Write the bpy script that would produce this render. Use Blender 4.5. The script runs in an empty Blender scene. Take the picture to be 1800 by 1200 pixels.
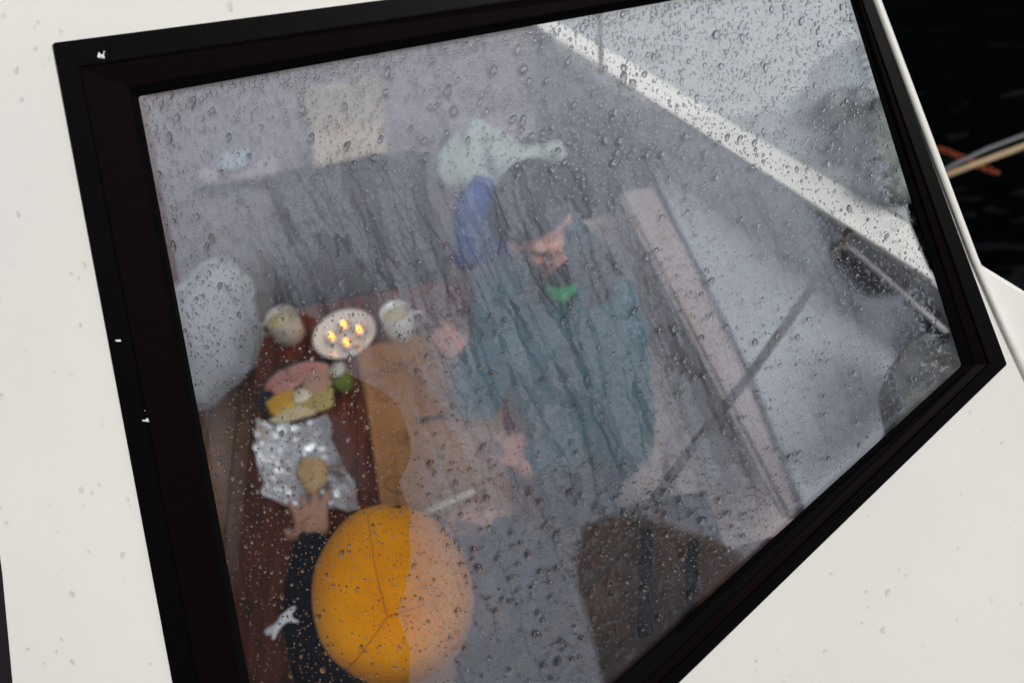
import bpy, bmesh, math, random
import numpy as np
from mathutils import Vector, Matrix, Euler
from mathutils.geometry import tessellate_polygon

R = math.radians
rnd = random.Random(7)
rng = np.random.default_rng(11)
SC = bpy.context.scene
COL = SC.collection

# ------------------------------------------------------------------ camera
PITCH, ROLL, FPX, SLOPE, DIST = 50.0, 10.8, 1350.0, 36.0, 0.78
CAM = Vector((0, 0, 1.54))
fw = Vector((0, math.cos(R(PITCH)), -math.sin(R(PITCH))))
_r0 = Vector((1, 0, 0)); _u0 = _r0.cross(fw)
_c, _s = math.cos(R(ROLL)), math.sin(R(ROLL))
rt = _c * _r0 - _s * _u0
up = _s * _r0 + _c * _u0
cam_d = bpy.data.cameras.new('camera')
cam = bpy.data.objects.new('camera', cam_d)
COL.objects.link(cam)
m = Matrix((rt, up, -fw)).transposed().to_4x4(); m.translation = CAM
cam.matrix_world = m
cam_d.sensor_width = 36; cam_d.lens = 36 * FPX / 1800
cam_d.clip_start = 0.02; cam_d.clip_end = 2000
cam_d.dof.use_dof = True; cam_d.dof.focus_distance = DIST + 0.01; cam_d.dof.aperture_fstop = 3.2
SC.camera = cam

# ------------------------------------------------------------------ sky, sun, exposure
SUN_EL, SUN_ROT = 48.0, 150.0
w = bpy.data.worlds.new('World'); SC.world = w; w.use_nodes = True
nt = w.node_tree; nt.nodes.clear()
sky = nt.nodes.new('ShaderNodeTexSky'); sky.sky_type = 'NISHITA'; sky.sun_disc = False
sky.sun_elevation = R(SUN_EL); sky.sun_rotation = R(SUN_ROT); sky.air_density = 1.5; sky.dust_density = 6.0
hs = nt.nodes.new('ShaderNodeHueSaturation'); hs.inputs['Saturation'].default_value = 0.22
bg = nt.nodes.new('ShaderNodeBackground'); bg.inputs['Strength'].default_value = 0.094
wo = nt.nodes.new('ShaderNodeOutputWorld')
nt.links.new(sky.outputs[0], hs.inputs['Color']); nt.links.new(hs.outputs[0], bg.inputs[0]); nt.links.new(bg.outputs[0], wo.inputs[0])
sun_d = bpy.data.lights.new('sun', 'SUN'); sun_d.energy = 1.45; sun_d.angle = R(32); sun_d.color = (1, .97, .92)
sun = bpy.data.objects.new('sun', sun_d); COL.objects.link(sun)
_az = R(SUN_ROT)
sdir = Vector((math.sin(_az) * math.cos(R(SUN_EL)), math.cos(_az) * math.cos(R(SUN_EL)), math.sin(R(SUN_EL))))
sun.rotation_euler = (-sdir).to_track_quat('-Z', 'Y').to_euler()
sun.location = sdir * 20
SC.view_settings.view_transform = 'Standard'; SC.view_settings.look = 'None'
SC.view_settings.gamma = 1; SC.view_settings.use_curve_mapping = False
SC.view_settings.exposure = 0.0
SC.render.engine = 'CYCLES'
SC.cycles.use_denoising = True
SC.cycles.max_bounces = 12; SC.cycles.transparent_max_bounces = 16; SC.cycles.transmission_bounces = 10
SC.cycles.caustics_refractive = False; SC.cycles.caustics_reflective = False
SC.cycles.sample_clamp_indirect = 6

# ------------------------------------------------------------------ geometry of the photograph
NG = Vector((0, -math.cos(R(SLOPE)), math.sin(R(SLOPE))))      # outward normal of the window
UG = Vector((0, math.sin(R(SLOPE)), math.cos(R(SLOPE))))       # up the slope
PG = CAM + fw * DIST
def ray(x, y): return fw + rt * ((x - 900) / FPX) + up * ((600 - y) / FPX)
def on_z(x, y, z=0.0):
    d = ray(x, y); return CAM + d * ((z - CAM.z) / d.z)
def on_y(x, y, Y):
    d = ray(x, y); return CAM + d * ((Y - CAM.y) / d.y)
def on_plane(x, y, P, N):
    d = ray(x, y); return CAM + d * ((P - CAM).dot(N) / d.dot(N))
def on_glass(x, y, o=0.0): return on_plane(x, y, PG + NG * o, NG)
def deep(x, y, t): return CAM + ray(x, y).normalized() * t

# ------------------------------------------------------------------ materials
def mat(name, color=(.5, .5, .5), rough=.6, spec=.5, metal=0, noise=None, bump=None, wave=None, sheen=0, coat=0, emis=None):
    """noise=(scale, colour2, amount) ; bump=(scale, strength, distance)"""
    M = bpy.data.materials.new(name); M.use_nodes = True
    t = M.node_tree; b = t.nodes['Principled BSDF']
    b.inputs['Base Color'].default_value = (*color, 1); b.inputs['Roughness'].default_value = rough
    b.inputs['Specular IOR Level'].default_value = spec; b.inputs['Metallic'].default_value = metal
    if coat: b.inputs['Coat Weight'].default_value = coat
    if sheen: b.inputs['Sheen Weight'].default_value = sheen
    tc = t.nodes.new('ShaderNodeTexCoord')
    if noise:
        nz = t.nodes.new('ShaderNodeTexNoise'); nz.inputs['Scale'].default_value = noise[0]; nz.inputs['Detail'].default_value = 5
        cr = t.nodes.new('ShaderNodeMix'); cr.data_type = 'RGBA'
        mp = t.nodes.new('ShaderNodeMapping')
        if len(noise) > 3: mp.inputs['Scale'].default_value = noise[3]
        t.links.new(tc.outputs['Object'], mp.inputs[0]); t.links.new(mp.outputs[0], nz.inputs['Vector'])
        mr = t.nodes.new('ShaderNodeMapRange'); mr.inputs['From Min'].default_value = .35; mr.inputs['From Max'].default_value = .65
        mr.inputs['To Max'].default_value = noise[2]
        t.links.new(nz.outputs[0], mr.inputs[0]); t.links.new(mr.outputs[0], cr.inputs[0])
        cr.inputs[6].default_value = (*color, 1); cr.inputs[7].default_value = (*noise[1], 1)
        t.links.new(cr.outputs[2], b.inputs['Base Color'])
    if bump:
        n2 = t.nodes.new('ShaderNodeTexNoise'); n2.inputs['Scale'].default_value = bump[0]; n2.inputs['Detail'].default_value = 3
        t.links.new(tc.outputs['Object'], n2.inputs['Vector'])
        bp = t.nodes.new('ShaderNodeBump'); bp.inputs['Strength'].default_value = bump[1]; bp.inputs['Distance'].default_value = bump[2]
        t.links.new(n2.outputs[0], bp.inputs['Height']); t.links.new(bp.outputs[0], b.inputs['Normal'])
    if wave:
        wv = t.nodes.new('ShaderNodeTexWave'); wv.inputs['Scale'].default_value = wave[0]; wv.inputs['Distortion'].default_value = 1.2
        t.links.new(tc.outputs['Object'], wv.inputs['Vector'])
        bp = t.nodes.new('ShaderNodeBump'); bp.inputs['Strength'].default_value = wave[1]; bp.inputs['Distance'].default_value = .003
        t.links.new(wv.outputs[0], bp.inputs['Height']); t.links.new(bp.outputs[0], b.inputs['Normal'])
    if emis:
        b.inputs['Emission Color'].default_value = (*emis[0], 1); b.inputs['Emission Strength'].default_value = emis[1]
    return M

M_gel = mat('white_gelcoat', (.83, .82, .79), .28, .5, noise=(2.2, (.74, .735, .72), .7), bump=(38, .16, .004))
M_black = mat('black_frame', (.0022, .002, .0022), .42, .07, bump=(300, .03, .001))
M_brown = mat('black_brown_sheen', (.004, .0017, .002), .5, .04)  # brown of the reflected sheen put into the middle ring's colour
M_rubber = mat('rubber_seal', (.0025, .0022, .0028), .7, .05)
M_wood = mat('mahogany', (.060, .011, .004), .42, .35, noise=(9, (.19, .038, .012), .9, (4, .6, 4)), coat=.2)
M_oak = mat('warm_timber', (.44, .25, .16), .5, noise=(8, (.30, .16, .10), .8, (.7, 5, 5)))
M_pinkwood = mat('pale_pink_board', (.62, .50, .46), .6, noise=(5, (.46, .34, .30), .8, (5, .6, 1)))
M_pad = mat('pinkish_pad', (.70, .58, .55), .9, noise=(5, (.58, .48, .47), .8), bump=(25, .3, .01))
M_floor = mat('cabin_floor', (.16, .12, .10), .6, noise=(6, (.26, .2, .17), .8))
M_wall = mat('lilac_lining', (.46, .39, .42), .8, noise=(3, (.36, .34, .39), .7))
M_grey = mat('grey_lining', (.40, .42, .45), .8, noise=(3, (.5, .5, .52), .7))
M_dark = mat('dark_locker', (.018, .017, .022), .6, noise=(8, (.035, .03, .035), .6))
M_white = mat('white_board', (.85, .84, .80), .5)
M_china = mat('white_china', (.80, .80, .78), .12, .6, coat=.3)
M_cream = mat('cream_cloth', (.62, .53, .42), .9, noise=(12, (.50, .43, .36), .6), bump=(40, .4, .01))
M_mint = mat('mint_cloth', (.52, .59, .54), .95, noise=(20, (.42, .49, .46), .7), bump=(35, .5, .01))
M_blue = mat('blue_nylon', (.012, .11, .50), .6, noise=(9, (.008, .07, .34), .7), bump=(25, .5, .01))
M_whitecl = mat('white_cloth', (.62, .64, .68), .9, noise=(9, (.46, .48, .53), .5), bump=(18, .6, .02))
M_skin = mat('skin', (.72, .39, .25), .5, .4, noise=(30, (.70, .32, .22), .6))
M_pskin = mat('pale_skin', (.76, .40, .31), .5, .4, noise=(30, (.68, .26, .2), .6))
M_teal = mat('teal_fleece', (.003, .105, .135), .9, noise=(10, (.002, .07, .095), .8), bump=(30, .5, .01), sheen=.2)
M_navy = mat('navy_cotton', (.008, .022, .065), .9, noise=(14, (.02, .04, .09), .6), bump=(45, .4, .008))
M_blackcl = mat('black_wool', (.006, .005, .006), .95, noise=(14, (.015, .012, .012), .7), bump=(60, .6, .008))
M_charc = mat('charcoal_knit', (.03, .028, .033), .95, noise=(30, (.045, .04, .045), .7), wave=(60, .8))
M_green = mat('green_shirt', (.005, .30, .10), .8)
M_yellow = mat('yellow_felt', (.88, .34, .001), .85, .10, noise=(7, (.74, .23, .001), .9), bump=(90, .5, .004), sheen=.1)
M_seam = mat('orange_seam', (.35, .11, .004), .9)
M_kraft = mat('kraft_paper', (.46, .21, .075), .8, noise=(7, (.34, .14, .045), .9), bump=(14, .3, .01))
M_print = mat('brown_print', (.16, .07, .035), .8)
M_foil = mat('foil', (.88, .89, .92), .45, .5, metal=1.0)
M_bread = mat('bread', (.55, .32, .12), .85, noise=(40, (.68, .48, .24), .8), bump=(70, .5, .01))
M_ham = mat('ham', (.56, .22, .19), .45, noise=(30, (.66, .36, .31), .9), bump=(50, .4, .004))
M_cheese = mat('cheese', (.72, .36, .03), .5, noise=(25, (.78, .5, .12), .8))
M_cream2 = mat('cream_food', (.76, .66, .42), .5, noise=(25, (.70, .52, .25), .7))
M_egg = mat('egg', (.80, .72, .55), .4)
M_rope = mat('tan_rope', (.50, .37, .22), .85, wave=(40, .9))
M_rope2 = mat('grey_rope', (.24, .25, .28), .85, wave=(60, .9))
M_cord = mat('tan_cord', (.06, .036, .015), .9, noise=(7, (.035, .018, .010), .9))
M_chain = mat('rust', (.30, .06, .015), .9, noise=(60, (.16, .03, .01), .8))
M_bag = mat('brown_canvas', (.13, .055, .024), .9, noise=(8, (.26, .115, .05), .8), bump=(14, .8, .03))
M_bone = mat('bone_handle', (.74, .66, .52), .4)
M_steel = mat('steel', (.7, .7, .72), .2, metal=1)
M_alu = mat('tealight_cup', (.75, .75, .76), .3, metal=1)
M_wax = mat('wax', (.8, .72, .6), .4)
M_flame = mat('flame', (1, .5, .1), .5, emis=((1.0, .30, .015), 7))
M_bottle = mat('green_glass', (.18, .24, .05), .1, .6)
M_quay = mat('quay_timber', (.05, .04, .035), .9, noise=(3, (.03, .025, .02), .8))
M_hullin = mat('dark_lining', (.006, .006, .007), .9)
M_plank = mat('teak', (.16, .095, .06), .7, noise=(6, (.11, .065, .04), .8, (.6, 5, 5)))
M_leaf = mat('dark_foliage', (.03, .045, .02), .9)
M_bark = mat('bark', (.06, .045, .035), .9)

def water_mat():
    M = bpy.data.materials.new('harbour_water'); M.use_nodes = True
    t = M.node_tree; b = t.nodes['Principled BSDF']
    b.inputs['Base Color'].default_value = (.0004, .0008, .001, 1); b.inputs['Roughness'].default_value = .06
    b.inputs['IOR'].default_value = 1.33; b.inputs['Specular IOR Level'].default_value = .3
    tc = t.nodes.new('ShaderNodeTexCoord')
    mp = t.nodes.new('ShaderNodeMapping'); mp.inputs['Scale'].default_value = (1, 2.2, 1); mp.inputs['Rotation'].default_value = (0, 0, R(35))
    n = t.nodes.new('ShaderNodeTexNoise'); n.inputs['Scale'].default_value = 1.6; n.inputs['Detail'].default_value = 2.5
    bp = t.nodes.new('ShaderNodeBump'); bp.inputs['Strength'].default_value = 1; bp.inputs['Distance'].default_value = .12
    t.links.new(tc.outputs['Object'], mp.inputs[0]); t.links.new(mp.outputs[0], n.inputs['Vector'])
    t.links.new(n.outputs[0], bp.inputs['Height']); t.links.new(bp.outputs[0], b.inputs['Normal'])
    return M
M_water = water_mat()

def canvas_mat(name, col, tr=.5):
    M = bpy.data.materials.new(name); M.use_nodes = True
    t = M.node_tree; t.nodes.clear()
    o = t.nodes.new('ShaderNodeOutputMaterial')
    d = t.nodes.new('ShaderNodeBsdfDiffuse'); s = t.nodes.new('ShaderNodeBsdfTranslucent'); mx = t.nodes.new('ShaderNodeMixShader')
    tc = t.nodes.new('ShaderNodeTexCoord'); n = t.nodes.new('ShaderNodeTexNoise'); n.inputs['Scale'].default_value = 4; n.inputs['Detail'].default_value = 4
    c = t.nodes.new('ShaderNodeMix'); c.data_type = 'RGBA'
    c.inputs[6].default_value = (*col, 1); c.inputs[7].default_value = (*[v * .86 for v in col], 1)
    t.links.new(tc.outputs['Object'], n.inputs['Vector']); t.links.new(n.outputs[0], c.inputs[0])
    t.links.new(c.outputs[2], d.inputs[0]); t.links.new(c.outputs[2], s.inputs[0])
    mx.inputs[0].default_value = tr
    t.links.new(d.outputs[0], mx.inputs[1]); t.links.new(s.outputs[0], mx.inputs[2]); t.links.new(mx.outputs[0], o.inputs[0])
    return M
M_canvas = canvas_mat('translucent_canvas', (.62, .66, .69), .2)
M_roof = canvas_mat('white_cover', (.86, .86, .86), .6)

def pane_mat():
    M = bpy.data.materials.new('clear_pane'); M.use_nodes = True
    t = M.node_tree; t.nodes.clear()
    o = t.nodes.new('ShaderNodeOutputMaterial'); g = t.nodes.new('ShaderNodeBsdfGlossy'); g.inputs['Roughness'].default_value = 0.01
    tr = t.nodes.new('ShaderNodeBsdfTransparent'); tr.inputs[0].default_value = (.93, .955, .97, 1)
    fr = t.nodes.new('ShaderNodeFresnel'); fr.inputs['IOR'].default_value = 1.3
    mx = t.nodes.new('ShaderNodeMixShader')
    t.links.new(fr.outputs[0], mx.inputs[0]); t.links.new(tr.outputs[0], mx.inputs[1]); t.links.new(g.outputs[0], mx.inputs[2])
    t.links.new(mx.outputs[0], o.inputs[0]); return M
M_pane = pane_mat()
M_tint = bpy.data.materials.new('pane_body'); M_tint.use_nodes = True
_t = M_tint.node_tree; _t.nodes.clear()
_o = _t.nodes.new('ShaderNodeOutputMaterial'); _tr = _t.nodes.new('ShaderNodeBsdfTransparent'); _tr.inputs[0].default_value = (.97, .98, .99, 1)
_t.links.new(_tr.outputs[0], _o.inputs[0])

def drop_mat(name, k):
    M = bpy.data.materials.new(name); M.use_nodes = True
    t = M.node_tree; t.nodes.clear()
    o = t.nodes.new('ShaderNodeOutputMaterial'); g = t.nodes.new('ShaderNodeBsdfGlass'); g.inputs['Roughness'].default_value = 0.0
    g.inputs['IOR'].default_value = 1.33; g.inputs[0].default_value = (.97, .98, 1, 1)
    tr = t.nodes.new('ShaderNodeBsdfTransparent'); mx = t.nodes.new('ShaderNodeMixShader'); mx.inputs[0].default_value = k
    t.links.new(tr.outputs[0], mx.inputs[1]); t.links.new(g.outputs[0], mx.inputs[2]); t.links.new(mx.outputs[0], o.inputs[0])
    return M
M_drop = drop_mat('rain_water', .66)
M_bead = drop_mat('flat_rain_bead', .09)

def fog_mat():
    M = bpy.data.materials.new('condensation_film'); M.use_nodes = True
    t = M.node_tree; t.nodes.clear(); L = t.links.new
    o = t.nodes.new('ShaderNodeOutputMaterial')
    d = t.nodes.new('ShaderNodeBsdfDiffuse'); s = t.nodes.new('ShaderNodeBsdfTranslucent'); mx = t.nodes.new('ShaderNodeMixShader')
    for x in (d, s): x.inputs[0].default_value = (.80, .835, .965, 1)
    mx.inputs[0].default_value = .42
    L(d.outputs[0], mx.inputs[1]); L(s.outputs[0], mx.inputs[2])
    tr = t.nodes.new('ShaderNodeBsdfTransparent'); m2 = t.nodes.new('ShaderNodeMixShader')
    at = t.nodes.new('ShaderNodeAttribute'); at.attribute_name = 'film'
    tc = t.nodes.new('ShaderNodeTexCoord'); n = t.nodes.new('ShaderNodeTexNoise'); n.inputs['Scale'].default_value = 420; n.inputs['Detail'].default_value = 2
    mr = t.nodes.new('ShaderNodeMapRange'); mr.inputs['From Min'].default_value = .3; mr.inputs['From Max'].default_value = .7
    mr.inputs['To Min'].default_value = .86; mr.inputs['To Max'].default_value = 1.14
    mu = t.nodes.new('ShaderNodeMath'); mu.operation = 'MULTIPLY'; mu.use_clamp = True
    L(tc.outputs['Object'], n.inputs['Vector']); L(n.outputs[0], mr.inputs[0]); L(at.outputs['Fac'], mu.inputs[0]); L(mr.outputs[0], mu.inputs[1])
    L(mu.outputs[0], m2.inputs[0]); L(tr.outputs[0], m2.inputs[1]); L(mx.outputs[0], m2.inputs[2]); L(m2.outputs[0], o.inputs[0])
    return M
M_fog = fog_mat()

# ------------------------------------------------------------------ object helpers
def link(name, me, material=None, parent=None, loc=None):
    o = bpy.data.objects.new(name, me); COL.objects.link(o)
    if material and me is not None:
        ms = material if isinstance(material, (list, tuple)) else [material]
        if not me.materials:
            for x in ms: me.materials.append(x)
    if parent is not None: o.parent = parent
    if loc is not None: o.location = loc
    return o
def tag(o, label=None, cat=None, group=None, kind=None):
    if label: o['label'] = label
    if cat: o['category'] = cat
    if group: o['group'] = group
    if kind: o['kind'] = kind
    return o
def empty(name, loc, label=None, cat=None, group=None):
    o = bpy.data.objects.new(name, None); COL.objects.link(o); o.location = loc; o.empty_display_size = .05
    o['_o'] = 1; del o['_o']
    return tag(o, label, cat, group)
def py(name, verts, faces, material=None, parent=None, smooth=False, origin=None):
    """verts in world; shifted so the object's own origin sits at `origin` (or the parent's location)"""
    org = Vector(origin) if origin is not None else (parent.location.copy() if parent is not None else Vector((0, 0, 0)))
    me = bpy.data.meshes.new(name)
    me.from_pydata([tuple(Vector(v) - org) for v in verts], [], faces)
    if smooth: me.polygons.foreach_set('use_smooth', [True] * len(me.polygons))
    me.update()
    o = link(name, me, material, parent)
    if parent is None: o.location = org
    return o
def fix_normals(o):
    b = bmesh.new(); b.from_mesh(o.data); bmesh.ops.recalc_face_normals(b, faces=b.faces); b.to_mesh(o.data); b.free()
def bevel(o, wd, seg=2):
    b = bmesh.new(); b.from_mesh(o.data)
    bmesh.ops.recalc_face_normals(b, faces=b.faces)
    es = [e for e in b.edges if len(e.link_faces) == 2 and e.calc_face_angle(0) > .5]
    bmesh.ops.bevel(b, geom=es, offset=wd, segments=seg, affect='EDGES', clamp_overlap=True)
    b.to_mesh(o.data); b.free(); return o
def prism(name, poly, direction, material, parent=None, bev=0, smooth=False):
    """closed solid: polygon (world points) extruded by a vector"""
    n = len(poly); d = Vector(direction)
    v = [Vector(p) for p in poly] + [Vector(p) + d for p in poly]
    f = [tuple(range(n)), tuple(range(2 * n - 1, n - 1, -1))] + [(i, i + n, (i + 1) % n + n, (i + 1) % n) for i in range(n)]
    org = None if parent is not None else sum((Vector(p) for p in poly), Vector()) / n
    o = py(name, v, f, material, parent, origin=org)
    fix_normals(o)
    if bev: bevel(o, bev)
    return o
def box(name, c, s, material, parent=None, bev=0.003, rot=0):
    c = Vector(c); q = Matrix.Rotation(rot, 3, 'Z')
    p = [c + q @ Vector((sx * s[0] / 2, sy * s[1] / 2, -s[2] / 2)) for sx, sy in ((-1, -1), (1, -1), (1, 1), (-1, 1))]
    return prism(name, p, (0, 0, s[2]), material, parent, bev)
def tube(name, pts, r, material, parent=None, seg=8, origin=None):
    pts = [Vector(p) for p in pts]; rs = r if isinstance(r, (list, tuple)) else [r] * len(pts)
    v = []; f = []
    a = None
    for i, p in enumerate(pts):
        t = (pts[min(i + 1, len(pts) - 1)] - pts[max(i - 1, 0)]).normalized()
        if a is None: a = t.orthogonal().normalized()
        a = (a - t * a.dot(t)).normalized(); b = t.cross(a)
        for k in range(seg):
            an = 2 * math.pi * k / seg; v.append(p + (a * math.cos(an) + b * math.sin(an)) * rs[i])
    for i in range(len(pts) - 1):
        for k in range(seg):
            f.append((i * seg + k, i * seg + (k + 1) % seg, (i + 1) * seg + (k + 1) % seg, (i + 1) * seg + k))
    f.append(tuple(range(seg - 1, -1, -1))); f.append(tuple(range((len(pts) - 1) * seg, len(pts) * seg)))
    if origin is None and parent is None: origin = pts[0]
    return py(name, v, f, material, parent, smooth=True, origin=origin)
def lathe(name, prof, c, material, parent=None, seg=40, ax=None, sc=(1, 1, 1)):
    c = Vector(c); v = []; f = []
    for r_, z in prof:
        for k in range(seg):
            an = 2 * math.pi * k / seg
            p = Vector((r_ * math.cos(an) * sc[0], r_ * math.sin(an) * sc[1], z * sc[2]))
            if ax is not None: p = ax @ p
            v.append(c + p)
    for i in range(len(prof) - 1):
        for k in range(seg):
            f.append((i * seg + k, i * seg + (k + 1) % seg, (i + 1) * seg + (k + 1) % seg, (i + 1) * seg + k))
    if prof[0][0] > 1e-6: f.append(tuple(range(seg - 1, -1, -1)))
    if prof[-1][0] > 1e-6: f.append(tuple(range((len(prof) - 1) * seg, len(prof) * seg)))
    o = py(name, v, f, material, parent, smooth=True, origin=None if parent is not None else c)
    b = bmesh.new(); b.from_mesh(o.data); bmesh.ops.remove_doubles(b, verts=b.verts, dist=1e-6)
    bmesh.ops.recalc_face_normals(b, faces=b.faces); b.to_mesh(o.data); b.free()
    return o

def blob(name, prims, voxel, material, parent=None, smooth=6, jitter=0, seed=0):
    """one continuous surface grown over tapered limbs and ellipsoids"""
    b = bmesh.new()
    def ell(c, rad, rot=None, sub=3):
        g = bmesh.ops.create_icosphere(b, subdivisions=sub, radius=1)
        M = Matrix.Translation(Vector(c)) @ (rot.to_4x4() if rot is not None else Matrix.Identity(4)) @ Matrix.Diagonal((*rad, 1))
        bmesh.ops.transform(b, matrix=M, verts=g['verts'])
    for p in prims:
        if p[0] == 'e': ell(*p[1:])
        else:
            _, a, c, ra, rc = p; a = Vector(a); c = Vector(c)
            ell(a, (ra,) * 3, None, 2); ell(c, (rc,) * 3, None, 2)
            d = c - a
            if d.length > 1e-5:
                g = bmesh.ops.create_cone(b, cap_ends=True, segments=16, radius1=ra, radius2=rc, depth=d.length)
                bmesh.ops.transform(b, matrix=Matrix.Translation((a + c) / 2) @ d.to_track_quat('Z', 'Y').to_matrix().to_4x4(), verts=g['verts'])
    org = parent.location.copy() if parent is not None else Vector()
    bmesh.ops.translate(b, vec=-org, verts=b.verts)
    me = bpy.data.meshes.new('tmp'); b.to_mesh(me); b.free()
    t = bpy.data.objects.new('tmp', me); COL.objects.link(t)
    md = t.modifiers.new('r', 'REMESH'); md.mode = 'VOXEL'; md.voxel_size = voxel
    ms = t.modifiers.new('s', 'SMOOTH'); ms.iterations = smooth; ms.factor = .5
    bpy.context.view_layer.update()
    out = bpy.data.meshes.new_from_object(t.evaluated_get(bpy.context.evaluated_depsgraph_get()))
    bpy.data.objects.remove(t); bpy.data.meshes.remove(me)
    out.name = name
    if jitter:
        n = len(out.vertices); co = np.empty(n * 3, np.float32); out.vertices.foreach_get('co', co); co = co.reshape(-1, 3)
        no = np.empty(n * 3, np.float32); out.vertices.foreach_get('normal', no); no = no.reshape(-1, 3)
        k = seed
        d = (np.sin(co[:, 0] * 31 + co[:, 2] * 47 + k) * np.sin(co[:, 1] * 39 - co[:, 2] * 29 + 1.3 * k) + .5 * np.sin(co[:, 0] * 71 - co[:, 1] * 63 + co[:, 2] * 55)) * jitter
        out.vertices.foreach_set('co', (co + no * d[:, None]).ravel())
    out.materials.clear(); out.materials.append(material)
    out.polygons.foreach_set('use_smooth', [True] * len(out.polygons)); out.update()
    o = bpy.data.objects.new(name, out); COL.objects.link(o)
    if parent is not None: o.parent = parent
    return o

# ================================================================== SETTING
py('water', [(-400, -400, -.95), (400, -400, -.95), (400, 400, -.95), (-400, 400, -.95)], [(0, 1, 2, 3)], M_water)['kind'] = 'structure'
box('quay', (0, -5.2, -.55), (60, 8.4, 1.5), M_quay, bev=.02)['kind'] = 'structure'

# unseen trees added behind the camera to darken what the glass mirrors
def reflection_tree(x, y, h, label):
    t = empty('reflection_tree', (x, y, .2), label, 'reflection_tree', 'unseen trees added behind the quay')
    tube('trunk', [(x, y, .2), (x + .1, y, .2 + h * .3), (x, y + .1, .2 + h * .8)], [.22, .17, .05], M_bark, t)
    n = 1700; v = []; f = []
    for i in range(n):
        a = rnd.uniform(0, 6.28); q = rnd.random() ** .5; zz = rnd.random()
        rr = h * .33 * q * (1 - .75 * zz) * (1 + .25 * math.sin(a * 3 + x))
        p = Vector((x + rr * math.cos(a), y + rr * math.sin(a), .2 + h * (.18 + .85 * zz)))
        s = rnd.uniform(.25, .6); e = Euler((rnd.uniform(0, 6), rnd.uniform(0, 6), 0)).to_matrix()
        k = len(v); v += [p + e @ Vector(c) * s for c in ((-1, -.5, 0), (1, -.6, 0), (.8, .7, .2), (-.7, .6, 0))]; f.append((k, k + 1, k + 2, k + 3))
    py('crown', v, f, M_leaf, t)
for i in range(11):
    reflection_tree(-13 + i * 2.6 + rnd.uniform(-.6, .6), -12 - rnd.uniform(0, 3), rnd.uniform(8.5, 11.5), 'tall unseen evergreen added behind the quay to darken the window reflection')

# ------------------------------------------------------------------ white coaming with the window opening
def G(pts, o=0.0): return [on_glass(x, y, o) for x, y in pts]
OUT = [(92, 76), (1492, -106), (1770, 640), (930, 1455), (365, 1530)]
MID = [(140, 118), (1484, -86), (1738, 640), (925, 1425), (405, 1500)]
MI2 = [(226, 155), (1480, -63), (1713, 641), (935, 1385), (470, 1460)]
INN = [(243, 170), (1478, -52), (1690, 643), (945, 1322), (483, 1430)]
edge = [(-170, -260), (1446, -260), (1546, 0), (1723, 463), (1800, 510), (2150, 745), (2150, 1700), (66, 1700), (0, 1010)]
def plate_with_hole(name, outer, hole, top, bot, material):
    po, ph = G(outer, top), G(hole, top)
    tris = tessellate_polygon([po, ph])
    v = po + ph; n, k = len(po), len(ph)
    v2 = [p - NG * (top - bot) for p in v]
    f = [tuple(t) for t in tris] + [tuple(i + n + k for i in reversed(t)) for t in tris]
    f += [(i, (i + 1) % n, (i + 1) % n + n + k, i + n + k) for i in range(n)]
    f += [(n + i, n + (i + 1) % k, n + (i + 1) % k + n + k, n + i + n + k) for i in range(k)]
    o = py(name, v + v2, f, material, origin=on_glass(60, 60)); fix_normals(o)
    return o
hole = [(100, 86), (1488, -98), (1762, 640), (929, 1446), (370, 1520)]
coam = plate_with_hole('cabin_side', edge, hole, 0.0, -.022, M_gel)
bevel(coam, .004, 3)
coam.data.polygons.foreach_set('use_smooth', [False] * len(coam.data.polygons))
tag(coam, 'white wet cabin side around the black framed window', 'cabin side')
# dark aft side of the cabin beyond the white surround
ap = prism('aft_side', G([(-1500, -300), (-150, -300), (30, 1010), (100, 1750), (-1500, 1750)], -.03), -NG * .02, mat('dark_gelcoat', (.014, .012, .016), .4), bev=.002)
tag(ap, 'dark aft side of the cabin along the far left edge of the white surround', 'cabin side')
# raised rounded lip that runs down the forward edge of the white side
lip = tube('edge_lip', [on_glass(1440, -240, .001), on_glass(1540, 0, .001), on_glass(1712, 455, .001), on_glass(1765, 575, .001), on_glass(1850, 760, .0)], [.004] * 5, M_gel, coam, seg=10)

# unseen dark block added across the water to blacken its reflection
bhs = empty('reflection_block', (6.2, 8.2, -.95), 'tall unseen block added to make the harbour water mirror black', 'reflection_block')
box('wall', (6.2, 8.2, 2.6), (5.2, 2.5, 7.1), M_hullin, bhs, .02, R(-38))
box('roof', (6.2, 8.2, 6.25), (5.8, 3.1, .2), M_hullin, bhs, .02, R(-38))

# ------------------------------------------------------------------ the window
win = empty('boat_window', on_glass(365, 1530), 'large tinted boat window in a wide black frame, fogged and covered in rain', 'window')
def ring(name, a, oa, b, ob, material, back=-.016):
    A, B = G(a, oa), G(b, ob); A2, B2 = G(a, back), G(b, back); n = len(a)
    v = A + B + A2 + B2; f = []
    for i in range(n):
        j = (i + 1) % n
        f += [(i, j, n + j, n + i), (2 * n + i, 3 * n + i, 3 * n + j, 2 * n + j), (i, 2 * n + i, 2 * n + j, j), (n + i, n + j, 3 * n + j, 3 * n + i)]
    o = py(name, v, f, material, win); fix_normals(o); return bevel(o, .0011, 2)
ring('outer_frame', OUT, .006, MID, .0062, M_black)
ring('inner_frame', MID, .0042, MI2, .0012, M_brown)
ring('glazing_seal', MI2, .003, INN, -.003, M_rubber)
for i in range(5):   # thin joint line of the frame
    pass
GP = [(228, 158), (1481, -62), (1712, 642), (936, 1380), (472, 1456)]
pf, pb = G(GP, -.005), G(GP, -.0105); k = len(pf)
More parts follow.
